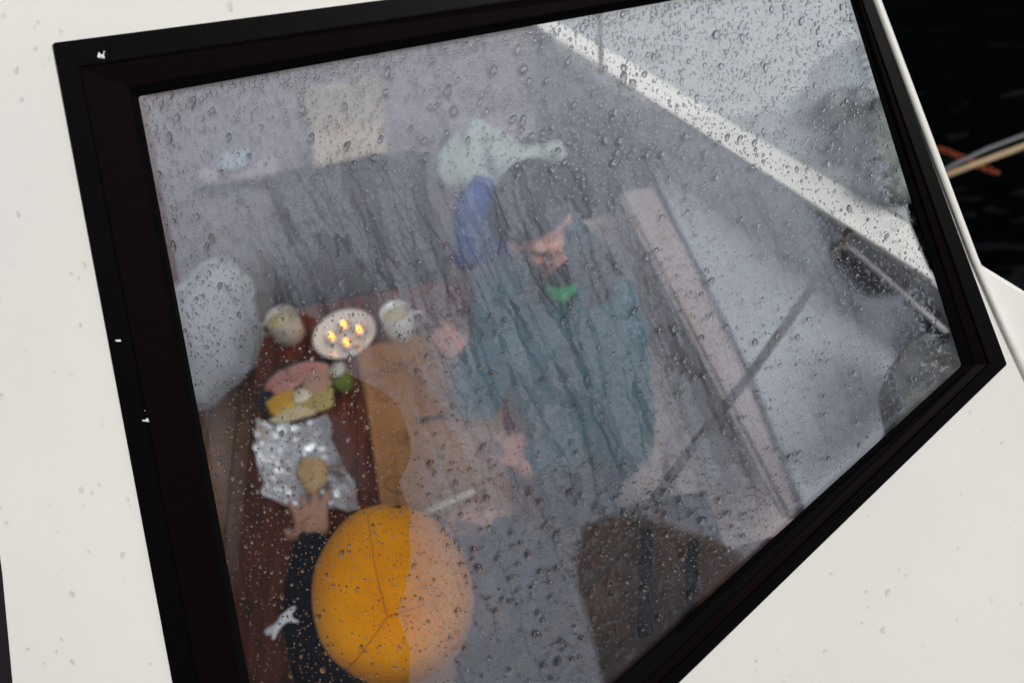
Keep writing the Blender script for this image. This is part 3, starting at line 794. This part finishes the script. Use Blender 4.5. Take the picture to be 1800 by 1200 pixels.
# mint towel and blue jacket hanging behind the person in teal
hk = deep(850, 230, 2.25)
mt = empty('towel', deep(850, 290, 2.3), 'pale mint green towel hanging behind the grey hat', 'towel')
blob('cloth', [('c', deep(800, 300, 2.30), deep(835, 225, 2.30), .07, .03), ('c', deep(835, 225, 2.30), deep(905, 300, 2.28), .03, .075), ('c', deep(905, 300, 2.28), deep(975, 268, 2.26), .05, .035), ('c', deep(830, 250, 2.3), deep(850, 330, 2.3), .05, .07), ('e', deep(880, 300, 2.3), (.10, .04, .07))], .01, M_mint, mt, 6, .006, 2)
bj = empty('blue_bag', deep(845, 400, 2.2), 'bright blue nylon bag left of the grey hat', 'bag')
blob('body', [('c', deep(838, 350, 2.2), deep(832, 440, 2.2), .055, .06), ('c', deep(838, 350, 2.2), deep(872, 440, 2.17), .05, .05), ('c', deep(832, 440, 2.2), deep(890, 455, 2.15), .05, .03)], .01, M_blue, bj, 5, .005, 4)
tube('strap', [deep(820, 335, 2.16), deep(838, 310, 2.14), deep(862, 318, 2.14), deep(872, 345, 2.14)], .006, M_blue, bj)
# brown bag bottom right
bg_ = empty('brown_bag', on_z(1150, 1040, .1), 'dark brown canvas bag in the lower right of the window', 'bag')
blob('body', [('c', on_z(1065, 975, .16), on_z(1085, 1120, .16), .075, .09), ('c', on_z(1150, 975, .16), on_z(1190, 1110, .16), .08, .1), ('c', on_z(1150, 975, .16), on_z(1250, 1010, .14), .075, .06), ('e', on_z(1100, 960, .16), (.08, .05, .05)), ('c', on_z(1080, 1120, .1), on_z(1190, 1180, .1), .1, .1)], .010, M_bag, bg_, 4, .008, 1)
box('stand', on_z(1150, 1070, -.25), (.3, .3, .5), M_dark, bg_, .01)
for k in range(2):
    a_, b_ = (1135 + k * 85, 930 + k * 22), (1130 + k * 70, 1120 + k * 20)
    tube('strap', [on_z(a_[0] + (b_[0] - a_[0]) * t, a_[1] + (b_[1] - a_[1]) * t, .245 - .01 * k + .012 * math.sin(t * 3.1)) for t in (0, .2, .4, .6, .8, 1)], .011, M_blackcl, bg_)
# warm wooden corner under the forward edge
wc = prism('corner_board', [on_z(1225, 1015, .30), on_z(1262, 975, .30), on_z(1320, 950, .30), on_z(1390, 935, .30), on_z(1340, 1040, .30), on_z(1240, 1110, .30)], (0, 0, -.03), mat('orange_timber', (.20, .075, .03), .5, noise=(10, (.12, .04, .018), .8)), bev=.003)
tag(wc, 'orange brown timber board along the lower right edge of the window', 'board')
# dark shape added in place of foliage mirrored along the forward edge
tag(prism('coat', [on_z(1590, 600, .22), on_z(1640, 580, .22), on_z(1710, 650, .22), on_z(1610, 760, .22), on_z(1530, 810, .22), on_z(1575, 720, .22), on_z(1560, 650, .22)], (0, 0, -.1), mat('mirrored_foliage_green', (.03, .036, .03), .95, noise=(18, (.13, .13, .11), .9), bump=(20, .8, .03)), bev=.01), 'added dark shape standing for foliage mirrored at the right edge', 'coat')

# ------------------------------------------------------------------ table top things
def at(x, y, z=0): p = on_z(x, y, z); return p
# candle plate and four tealights
cpos = at(608, 592)
sc = empty('saucer', cpos, 'white saucer carrying four lit tealights', 'plate')
lathe('dish', [(0, .003), (.045, .003), (.052, .006), (.078, .014), (.086, .018), (.088, .016), (.08, .009), (.05, .0), (0, 0)], cpos, M_china, sc, 48)
for i, (px, py_) in enumerate(((606, 574), (633, 583), (585, 595), (611, 606))):
    c = at(px, py_, .012)
    t = empty('tealight', c, ['lit tealight at the back of the white saucer', 'lit tealight on the right of the white saucer', 'lit tealight on the left of the white saucer', 'lit tealight at the front of the white saucer'][i], 'candle', 'tealights on the saucer')
    z = .0075
    lathe('cup', [(0, -.008), (.017, -.008), (.0185, .006), (.0178, .006), (.0165, -.006), (0, -.006)], c, M_alu, t, 24)
    lathe('wax', [(0, -.005), (.0165, -.005), (.0168, .001), (0, .001)], c, M_wax, t, 20)
    lathe('flame', [(0, .001), (.0038, .005), (.0052, .010), (.004, .017), (.0018, .024), (0, .028)], c, M_flame, t, 14)
    ld = bpy.data.lights.new('candle_light', 'POINT'); ld.energy = .014; ld.color = (1, .55, .22); ld.shadow_soft_size = .01
    lo = bpy.data.objects.new('candle_light', ld); COL.objects.link(lo); lo.parent = t; lo.location = (0, 0, .05)
# mugs
def mug(px, py_, r_, h, material, label, hand=1):
    c = at(px, py_); t = empty('mug', c, label, 'mug')
    lathe('body', [(0, 0), (r_ * .82, 0), (r_, .01), (r_, h), (r_ * .93, h), (r_ * .9, .012), (0, .01)], c, material, t, 32)
    lathe('drink', [(0, h * .75), (r_ * .91, h * .75), (r_ * .91, h * .76), (0, h * .76)], c, M_cream2, t, 24)
    a = c + Vector((hand * r_ * .98, 0, h * .8)); tube('handle', [a, a + Vector((hand * .025, 0, 0)), a + Vector((hand * .028, 0, -h * .4)), a + Vector((0, 0, -h * .55))], .0045, material, t)
mug(512, 592, .043, .085, mat('grey_cream_enamel', (.52, .48, .42), .3), 'grey cream mug left of the candle saucer', -1)
mug(708, 586, .042, .09, M_china, 'white mug right of the candle saucer')
# plate of food
fp = at(531, 690)
pl = empty('plate', fp, 'dark rimmed oval plate of sliced food beside the foil', 'plate')
RZ = Matrix.Rotation(R(8), 3, 'Z')
lathe('dish', [(0, .004), (.09, .004), (.108, .016), (.112, .018), (.110, .013), (.092, 0), (0, 0)], fp, M_dark, pl, 48, RZ, (1.02, .88, 1))
def slab(name, cx, cy, rx, ry, h, material, label, cat, seed, z=.008, group=None, rot=0):
    c = at(cx, cy, z); r = random.Random(seed); n = 26; ph = [r.uniform(0, 6.28) for _ in range(3)]
    prof = []
    V = []; F = []
    for (k_, zz) in ((1.0, 0), (1.03, h * .5), (.9, h), (.45, h * 1.12)):
        for i in range(n):
            a = 2 * math.pi * i / n; q = 1 + .08 * math.sin(3 * a + ph[0]) + .06 * math.sin(5 * a + ph[1]) + .03 * math.sin(9 * a + ph[2])
            p = Matrix.Rotation(rot, 3, 'Z') @ Vector((rx * q * k_ * math.cos(a), ry * q * k_ * math.sin(a), 0))
            V.append(c + p + Vector((0, 0, zz + r.uniform(-.0012, .0012))))
    for j in range(3):
        for i in range(n): F.append((j * n + i, j * n + (i + 1) % n, (j + 1) * n + (i + 1) % n, (j + 1) * n + i))
    F.append(tuple(range(n - 1, -1, -1))); F.append(tuple(range(3 * n, 4 * n)))
    o = py(name, V, F, material, smooth=True, origin=c); return tag(o, label, cat, group)
slab('ham_slice', 507, 668, .062, .038, .006, M_ham, 'pink ham slice at the back left of the food plate', 'ham', 1, .010, 'food on the dark plate', .3)
slab('ham_slice', 540, 655, .055, .036, .006, M_ham, 'pink ham slice at the back right of the food plate', 'ham', 2, .014, 'food on the dark plate', -.2)
slab('ham_slice', 560, 672, .045, .035, .006, mat('pale_ham', (.58, .34, .25), .5), 'paler ham slice on the right of the food plate', 'ham', 3, .018, 'food on the dark plate', .2)
slab('cheese_slice', 505, 706, .055, .032, .008, M_cheese, 'orange cheese slice at the front of the food plate', 'cheese', 4, .014, 'food on the dark plate', .2)
slab('cheese_slice', 520, 727, .062, .022, .007, M_cream2, 'pale yellow cheese slice on the near rim of the plate', 'cheese', 5, .013, 'food on the dark plate', .1)
slab('cheese_slice', 562, 702, .040, .038, .007, mat('olive_cheese', (.50, .40, .14), .5), 'olive yellow slice on the right of the plate', 'cheese', 6, .016, 'food on the dark plate', .1)
slab('egg_half', 531, 698, .022, .022, .012, M_egg, 'creamy egg half in the middle of the food plate', 'egg', 7, .022, 'food on the dark plate')
# green glass bottle
bc = at(607, 678)
bt = empty('jar', bc, 'small olive green glass jar right of the food plate', 'jar')
lathe('body', [(0, 0), (.024, 0), (.026, .01), (.026, .045), (.018, .055), (.018, .062), (0, .062)], bc, M_bottle, bt, 24)
lathe('lid', [(0, .0625), (.02, .0625), (.02, .075), (0, .075)], bc, mat('pale_lid', (.6, .6, .52), .4), bt, 24)
# crumpled foil
N = 60
corners = [(462, 752), (572, 738), (630, 870), (600, 912), (480, 872)]
c00, c10, c11, c01 = at(455, 755), at(578, 735), at(640, 905), at(482, 890)
V = []; F = []
fx_, fy_ = np.meshgrid(np.linspace(0, 1, N), np.linspace(0, 1, N))
hh = np.abs(fbm(fx_ * 4, fy_ * 4, 91, 4) - .5) * .060 + np.abs(fbm(fx_ * 13 + 5, fy_ * 13, 95, 2) - .5) * .022 * (1.2 - fx_) + .032 * sstep(.24, 0, fx_) + .014 * sstep(.85, 1, fx_)
ex_ = (fbm(fx_ * 5, fy_ * 5, 97, 2) - .5) * .035
for j in range(N):
    for i in range(N):
        a, b_ = fx_[j, i], fy_[j, i]
        p = (c00 * (1 - a) + c10 * a) * (1 - b_) + (c01 * (1 - a) + c11 * a) * b_
        V.append(p + Vector((ex_[j, i], ex_[i, j] * .8, .004 + float(hh[j, i]))))
for j in range(N - 1):
    for i in range(N - 1): F.append((j * N + i, j * N + i + 1, (j + 1) * N + i + 1, (j + 1) * N + i))
fo = py('foil_sheet', V, F, M_foil, origin=at(540, 830)); tag(fo, 'crumpled silver foil spread on the table below the food plate', 'foil')
sm = fo.modifiers.new('thickness', 'SOLIDIFY'); sm.thickness = .0012
br_ = slab('bread_roll', 553, 838, .036, .046, .032, M_bread, 'piece of brown bread lying on the silver foil', 'bread', 8, .022, rot=.3)
# brown paper sheets spread over the table
def sheet(pts, z, label, seed, curl=.004):
    """curled paper sheet from four photo corners"""
    n = 22; P = [on_z(x, y, z) for x, y in pts]; V = []; F = []
    for j in range(n):
        for i in range(n):
            a, b_ = i / (n - 1), j / (n - 1); p = (P[0] * (1 - a) + P[1] * a) * (1 - b_) + (P[3] * (1 - a) + P[2] * a) * b_
            zz = abs(math.sin(a * 5 + seed) * math.sin(b_ * 4 + seed * 2)) * curl + (abs(a - .5) * 2) ** 6 * curl * 1.5
            V.append(p + Vector((0, 0, zz)))
    for j in range(n - 1):
        for i in range(n - 1): F.append((j * n + i, j * n + i + 1, (j + 1) * n + i + 1, (j + 1) * n + i))
    t = empty('paper_sheet', P[3], label, 'paper', 'brown paper sheets on the table')
    o = py('paper', V, F, M_kraft, t, True); s = o.modifiers.new('thickness', 'SOLIDIFY'); s.thickness = .0008
    def mark(a, b_, rx, ry, w_, full=6.28):
        L = []
        for k in range(15):
            tt = full * k / 14; aa = min(.97, max(.03, a + rx * math.cos(tt))); bb_ = min(.97, max(.03, b_ + ry * math.sin(tt)))
            p = (P[0] * (1 - aa) + P[1] * aa) * (1 - bb_) + (P[3] * (1 - aa) + P[2] * aa) * bb_
            zz = abs(math.sin(aa * 5 + seed) * math.sin(bb_ * 4 + seed * 2)) * curl + (abs(aa - .5) * 2) ** 6 * curl * 1.5
            L.append(p + Vector((0, 0, zz + .0012)))
        tube('printed_line', L, w_, M_print, t, seg=4)
    return mark
mk = sheet([(626, 612), (800, 578), (872, 720), (650, 742)], .004, 'tan paper sheet on the table right of the candle saucer', 1)
mk(.35, .5, .16, .2, .0014); mk(.62, .45, .14, .24, .0014); mk(.5, .8, .3, .06, .0012)
mk = sheet([(688, 752), (882, 715), (905, 930), (705, 960)], .009, 'larger tan paper sheet with curved brown print in the table middle', 2)
mk(.30, .34, .10, .16, .0016); mk(.34, .36, .05, .08, .0016); mk(.62, .4, .2, .28, .0016); mk(.45, .78, .25, .12, .0015)
mk = sheet([(640, 662), (724, 640), (760, 915), (672, 905)], .014, 'narrow orange brown paper sheet showing beside the foil', 3)
mk(.40, .18, .2, .04, .0016); mk(.62, .50, .12, .045, .0018); mk(.64, .50, .05, .02, .0018); mk(.4, .80, .26, .05, .0016)

# ================================================================== PEOPLE
def frame(fwd, upv):
    y = -Vector(fwd).normalized(); z = Vector(upv); z = (z - y * z.dot(y)).normalized(); x = y.cross(z)
    return Matrix((x, y, z)).transposed()        # local -Y faces forward
def head_prims(c, Q):
    L = lambda *a: c + Q @ Vector(a)
    e = lambda p, r_: ('e', L(*p), r_, Q)
    return [e((0, .01, .012), (.074, .092, .098)), e((0, -.026, -.058), (.061, .064, .062)), e((0, -.058, -.098), (.027, .026, .02)),
            ('c', L(0, -.084, .006), L(0, -.097, -.034), .010, .0115), e((.010, -.093, -.038), (.008, .009, .007)), e((-.010, -.093, -.038), (.008, .009, .007)),
            e((0, -.086, -.067), (.024, .010, .0055)), e((0, -.083, -.077), (.020, .010, .0055)),
            e((.031, -.077, .012), (.016, .012, .009)), e((-.031, -.077, .012), (.016, .012, .009)), e((.032, -.080, .028), (.022, .012, .007)), e((-.032, -.080, .028), (.022, .012, .007)),
            e((.042, -.056, -.026), (.028, .026, .028)), e((-.042, -.056, -.026), (.028, .026, .028)),
            e((.076, .012, -.012), (.009, .019, .031)), e((-.076, .012, -.012), (.009, .019, .031))]
def hand_prims(wrist, fwd, palm, side=1, curl=.5, s=1.0, spread=.12):
    """wrist point, pointing direction, palm normal (towards which fingers close)"""
    f = Vector(fwd).normalized(); pn_ = Vector(palm); pn_ = (pn_ - f * pn_.dot(f)).normalized(); a = f.cross(pn_) * side
    w = Vector(wrist); P = []
    P.append(('c', w, w + f * .03 * s, .024 * s, .026 * s))
    for k in range(4):
        o = (k - 1.5) * .0195 * s
        kn = w + f * (.088 - .004 * abs(k - 1)) * s + a * o
        P.append(('c', w + f * .02 * s + a * o * .7, kn, .0150 * s, .0118 * s))
        L_ = [.044, .048, .045, .035][k] * s; d = (f + a * (k - 1.5) * spread).normalized(); p = kn; an = curl * .55
        for j, q in enumerate((1.0, .62, .5)):
            dd = (d * math.cos(an) + pn_ * math.sin(an)).normalized(); p2 = p + dd * L_ * q
            P.append(('c', p, p2, (.0095 - .0009 * j) * s, (.0088 - .0009 * j) * s)); p = p2; an += curl * .9
    th = w + f * .022 * s - a * .026 * s; d = (f * .62 - a * .75 + pn_ * .35).normalized(); p1 = th + d * .036 * s
    d2 = (f * .85 - a * .25 + pn_ * (.3 + curl * .5)).normalized(); p2 = p1 + d2 * .032 * s; p3 = p2 + (d2 + pn_ * .3).normalized() * .024 * s
    P += [('c', th, p1, .0150 * s, .0115 * s), ('c', p1, p2, .0108 * s, .0098 * s), ('c', p2, p3, .0096 * s, .0084 * s)]
    return P

# ---- person in teal
hc = deep(942, 388, 1.93)
pt = empty('person', (.28, 1.2, FL), 'person in grey knit hat and teal jacket leaning over the table', 'person')
Q2 = frame(Vector((-.34, -.78, -.50)), Vector((-.25, -.1, 1)))
shR, shL = Vector((.015, 1.475, .045)), Vector((.27, 1.27, .03))
chest = Vector((.20, 1.36, -.03)); hips = Vector((.17, 1.10, -.18))
elR, waR = on_z(842, 700, .055), on_z(812, 628, .055)
elL, waL = on_z(1000, 772, .02), on_z(925, 822, .05)
neck0 = Vector((.165, 1.385, .075))
kneeR, kneeL = Vector((.02, 1.28, -.20)), Vector((.12, .92, -.20))
body = head_prims(hc, Q2) + [('c', neck0, hc + Q2 @ Vector((0, .02, -.07)), .056, .052), ('c', neck0, chest, .07, .12), ('c', chest, hips, .13, .13),
        ('c', shR, elR, .05, .036), ('c', elR, waR, .034, .026), ('c', shL, elL, .05, .036), ('c', elL, waL, .034, .026), ('c', chest, shR, .09, .05), ('c', chest, shL, .09, .05),
        ('c', hips, kneeR, .085, .06), ('c', hips, kneeL, .085, .06), ('c', kneeR, Vector((.06, 1.25, -.62)), .055, .04), ('c', kneeL, Vector((.1, .9, -.62)), .055, .04)]
body += hand_prims(waR, Vector((-.22, .42, .12)), Vector((.3, .1, -.9)), 1, .75, .86)
body += hand_prims(waL, Vector((-.10, .42, .02)), Vector((-.4, 0, -.9)), -1, .7, .86)
blob('body', body, .0048, M_pskin, pt, 3)
jk = [('c', neck0 + Vector((.01, -.01, -.03)), chest, .085, .155), ('c', chest, hips, .165, .165), ('c', chest, shR, .13, .075), ('c', chest, shL, .13, .078),
      ('c', shR, elR, .076, .056), ('c', elR, waR + (elR - waR) * .25, .054, .042), ('c', shL, elL, .082, .062), ('c', elL, waL + (elL - waL) * .2, .058, .042),
      ('c', shL + Vector((-.02, .0, -.03)), Vector((.14, 1.0, -.08)), .11, .09), ('e', Vector((.17, 1.18, -.08)), (.13, .17, .12)), ('c', shR + Vector((.05, -.03, -.04)), Vector((.03, 1.16, -.02)), .085, .075), ('c', Vector((.03, 1.16, -.02)), elL, .075, .06)]
blob('jacket', jk, .009, M_teal, pt, 7, .005, 3)
hood = [('c', neck0 + Vector((.10, -.02, .04)), hc + Q2 @ Vector((-.06, .09, -.03)), .055, .05), ('c', neck0 + Vector((.10, -.02, .04)), neck0 + Vector((.0, .09, .06)), .055, .04), ('c', hc + Q2 @ Vector((-.06, .09, -.03)), hc + Q2 @ Vector((-.09, .05, .02)), .05, .035)]
blob('hood', hood, .008, mat('dark_teal_hood', (.006, .04, .05), .95), pt, 5, .003)
scf = []
for k in range(14):
    a = 2 * math.pi * k / 13; scf.append(('e', neck0 + Vector((.03, -.012, .045)) + Q2 @ Vector((.082 * math.cos(a), .078 * math.sin(a) - .01, -.0 + .006 * math.sin(3 * a))), (.036, .036, .032)))
scf += [('c', deep(1052, 452, 1.86), deep(1010, 482, 1.83), .036, .036), ('c', deep(1010, 482, 1.83), deep(966, 506, 1.81), .036, .028), ('c', deep(966, 506, 1.81), deep(930, 512, 1.83), .024, .020)]
blob('scarf', scf, .007, M_blackcl, pt, 4, .003)
gc_ = deep(984, 522, 1.768)
blob('shirt', [('c', gc_, deep(966, 510, 1.78), .018, .012), ('c', gc_, deep(1006, 508, 1.785), .018, .012), ('c', gc_, deep(988, 532, 1.785), .018, .010)], .005, M_green, pt, 3)
def knit_cap(c, Q, rx, ry, rz, z0, material, parent, name='hat', turn=True, tilt=0):
    V = []; F = []; n = 64; rings = 22
    QQ = Q @ Matrix.Rotation(tilt, 3, 'X')
    for j in range(rings):
        a = z0 + (math.pi / 2 - z0) * j / (rings - 1)
        for k in range(n):
            t = 2 * math.pi * k / n; rib = 1 + .012 * math.cos(t * 32) * math.cos(a)
            V.append(c + QQ @ Vector((rx * math.cos(a) * math.cos(t) * rib, ry * math.cos(a) * math.sin(t) * rib + .01, rz * math.sin(a))))
    for j in range(rings - 1):
        for k in range(n): F.append((j * n + k, j * n + (k + 1) % n, (j + 1) * n + (k + 1) % n, (j + 1) * n + k))
    o = py(name, V, F, material, parent, True)
    s = o.modifiers.new('thickness', 'SOLIDIFY'); s.thickness = .006; s.offset = -1
    if turn:
        L = [c + QQ @ Vector((rx * 1.02 * math.cos(z0 + .1) * math.cos(2 * math.pi * k / 40), ry * 1.02 * math.cos(z0 + .1) * math.sin(2 * math.pi * k / 40) + .01, rz * math.sin(z0 + .1))) for k in range(41)]
        tube('hat_cuff', L, .016, material, parent, seg=8)
    return o
knit_cap(hc + Q2 @ Vector((0, .022, .034)), Q2, .094, .112, .112, R(0), M_charc, pt, tilt=-R(27))
for sx in (-1, 1):
    lathe('eye', [(0, -.0085), (.006, -.006), (.0085, 0), (.006, .006), (0, .0085)], hc + Q2 @ Vector((sx * .031, -.083, .008)), mat('eye_shade', (.06, .03, .025), .5), pt, 12)
tr2 = [('c', hips, kneeR, .105, .075), ('c', hips, kneeL, .105, .075), ('c', kneeR, Vector((.06, 1.25, -.60)), .07, .055), ('c', kneeL, Vector((.1, .9, -.60)), .07, .055)]
blob('trousers', tr2, .01, M_navy, pt, 5, .003)
for p_ in (Vector((.0, 1.22, -.68)), Vector((.04, .88, -.68))):
    blob('shoe', [('e', p_, (.12, .05, .035)), ('e', p_ + Vector((.07, 0, .02)), (.055, .045, .05))], .008, M_blackcl, pt, 4)

# ---- person in the yellow hat, seen from above
yc = deep(692, 1045, 1.39)
py1 = empty('person', (-.25, .35, FL), 'person in round yellow hat and dark jacket cutting food, seen from above', 'person')
Q1 = frame(Vector((-.18, .80, -.55)), Vector((0, .35, 1)))
h1 = yc + Vector((0, -.01, -.075))
nk = h1 + Vector((.01, -.09, -.10)); ch1 = Vector((-.25, .42, .0)); hp1 = Vector((-.22, .30, -.22))
s1L, s1R = Vector((-.43, .46, .09)), Vector((-.03, .42, .08))
e1L, w1L = on_z(545, 1075, .08), on_z(552, 945, .065)
e1R, w1R = on_z(985, 1165, .09), on_z(880, 915, .095)
b1 = head_prims(h1, Q1) + [('c', nk, h1 + Q1 @ Vector((0, .02, -.06)), .056, .052), ('c', nk, ch1, .07, .12), ('c', ch1, hp1, .13, .13), ('c', ch1, s1L, .09, .05), ('c', ch1, s1R, .09, .05),
      ('c', s1L, e1L, .05, .038), ('c', e1L, w1L, .036, .027), ('c', s1R, e1R, .05, .038), ('c', e1R, w1R, .036, .026),
      ('c', hp1, Vector((-.36, .68, -.22)), .085, .06), ('c', hp1, Vector((-.1, .68, -.22)), .085, .06), ('c', Vector((-.36, .68, -.22)), Vector((-.36, .62, -.62)), .055, .04), ('c', Vector((-.1, .68, -.22)), Vector((-.1, .62, -.62)), .055, .04)]
b1 += hand_prims(w1L, Vector((-.12, .55, -.14)), Vector((0, -.1, -1)), -1, .28, 1.0, .2)
b1 += hand_prims(w1R, Vector((-.45, .30, -.06)), Vector((-.2, -.5, -.8)), 1, .95, .95)
blob('body', b1, .0048, M_skin, py1, 3)
j1 = [('c', nk + Vector((0, 0, -.03)), ch1, .085, .15), ('c', ch1, hp1, .16, .16), ('c', ch1, s1L, .13, .075), ('c', ch1, s1R, .13, .078), ('c', s1L, e1L, .075, .058), ('c', e1L, w1L - (w1L - e1L) * .12, .055, .041),
      ('c', s1R, e1R, .085, .070), ('c', e1R, w1R - (w1R - e1R) * .12, .068, .042)]
blob('jacket', j1, .009, mat('blue_black_jacket', (.003, .006, .014), .95, noise=(14, (.006, .010, .02), .7), bump=(60, .6, .008)), py1, 6, .005, 5)
blob('trousers', [('c', hp1, Vector((-.36, .68, -.22)), .1, .075), ('c', hp1, Vector((-.1, .68, -.22)), .1, .075), ('c', Vector((-.36, .68, -.22)), Vector((-.36, .62, -.6)), .07, .055), ('c', Vector((-.1, .68, -.22)), Vector((-.1, .62, -.6)), .07, .055)], .011, M_navy, py1, 4)
for sx in (-.36, -.1): blob('shoe', [('e', (sx, .68, -.68), (.05, .12, .035)), ('e', (sx, .62, -.66), (.045, .055, .05))], .008, M_blackcl, py1, 4)
# seat for that person
st = empty('stool', (-.22, .3, FL), 'low dark stool under the person in the yellow hat', 'stool')
box('seat', (-.22, .30, -.405), (.42, .3, .04), M_dark, st)
for sx in (-.38, -.06):
    for sy in (.2, .4): box('leg', (sx, sy, -.57), (.035, .035, .29), M_dark, st)
# round felt hat: a soft flattened ball with seams
hatQ = frame(Vector((-.15, .55, .45)), Vector((.06, -.62, 1)))
hr = Vector((.134, .152, .118))
V = []; F = []; n = 72; rings = 40
def hat_pt(a, t, k=1.0):
    q = 1 + .010 * math.sin(3 * t + 1) * math.cos(a) + .006 * math.sin(7 * t) * math.cos(a) + .008 * math.sin(4 * a + 2 * t)
    seam = 0
    for s_ in SEAMS:
        dlt = abs((t - s_ + math.pi) % (2 * math.pi) - math.pi) * math.cos(a)
        seam += .014 * math.exp(-(dlt / .035) ** 2) * (1 if a > -.2 else 0)
    q *= (1 - seam * .55)
    return yc + hatQ @ Vector((hr.x * q * k * math.cos(a) * math.cos(t), hr.y * q * k * math.cos(a) * math.sin(t), hr.z * q * k * math.sin(a)))
SEAMS = [R(172), R(262), R(30)]
for j in range(rings):
    a = -.62 + (math.pi / 2 + .62) * j / (rings - 1)
    for k in range(n): V.append(hat_pt(a, 2 * math.pi * k / n))
for j in range(rings - 1):
    for k in range(n): F.append((j * n + k, j * n + (k + 1) % n, (j + 1) * n + (k + 1) % n, (j + 1) * n + k))
ho = py('hat', V, F, M_yellow, py1, True)
s = ho.modifiers.new('thickness', 'SOLIDIFY'); s.thickness = .004; s.offset = -1
for s_ in SEAMS:
    tube('hat_seam', [hat_pt(a, s_, .9985) for a in np.linspace(.25, math.pi / 2 - .01, 16)], .0012, M_seam, py1, seg=6)
tube('hat_loop', [deep(672, 903, 1.36), deep(684, 895, 1.35), deep(700, 893, 1.35), deep(712, 899, 1.36)], .005, M_blackcl, py1)
# white tie on the jacket
tie = [deep(470, 1110, 1.50), deep(488, 1100, 1.49), deep(500, 1085, 1.485), deep(516, 1068, 1.49)]
blob('white_tie', [('c', tie[0], tie[1], .006, .008), ('c', tie[1], tie[2], .007, .010), ('c', tie[2], tie[3], .009, .006), ('c', tie[2], deep(524, 1092, 1.49), .008, .004), ('c', tie[1], deep(480, 1122, 1.49), .007, .004)], .0035, mat('white_cotton', (.72, .74, .8), .8), py1, 2, .001)
# knife in the right hand
ka, kb = on_z(812, 872, .10), on_z(722, 912, .085)
kf = empty('knife', ka, 'cream handled knife held above the paper by the yellow hatted person', 'knife')
tube('handle', [ka + (ka - kb) * .25, ka, (ka + kb) / 2, kb], [.0065, .0075, .007, .005], M_bone, kf)
dr = (kb - ka).normalized(); sd2 = dr.cross(Vector((0, 0, 1)))
prism('blade', [kb - sd2 * .0, kb + Vector((0, 0, .009)), kb + dr * .09 + Vector((0, 0, .005)), kb + dr * .11, kb + dr * .09 - Vector((0, 0, .006)), kb - Vector((0, 0, .008))], sd2 * .0012, M_steel, kf)
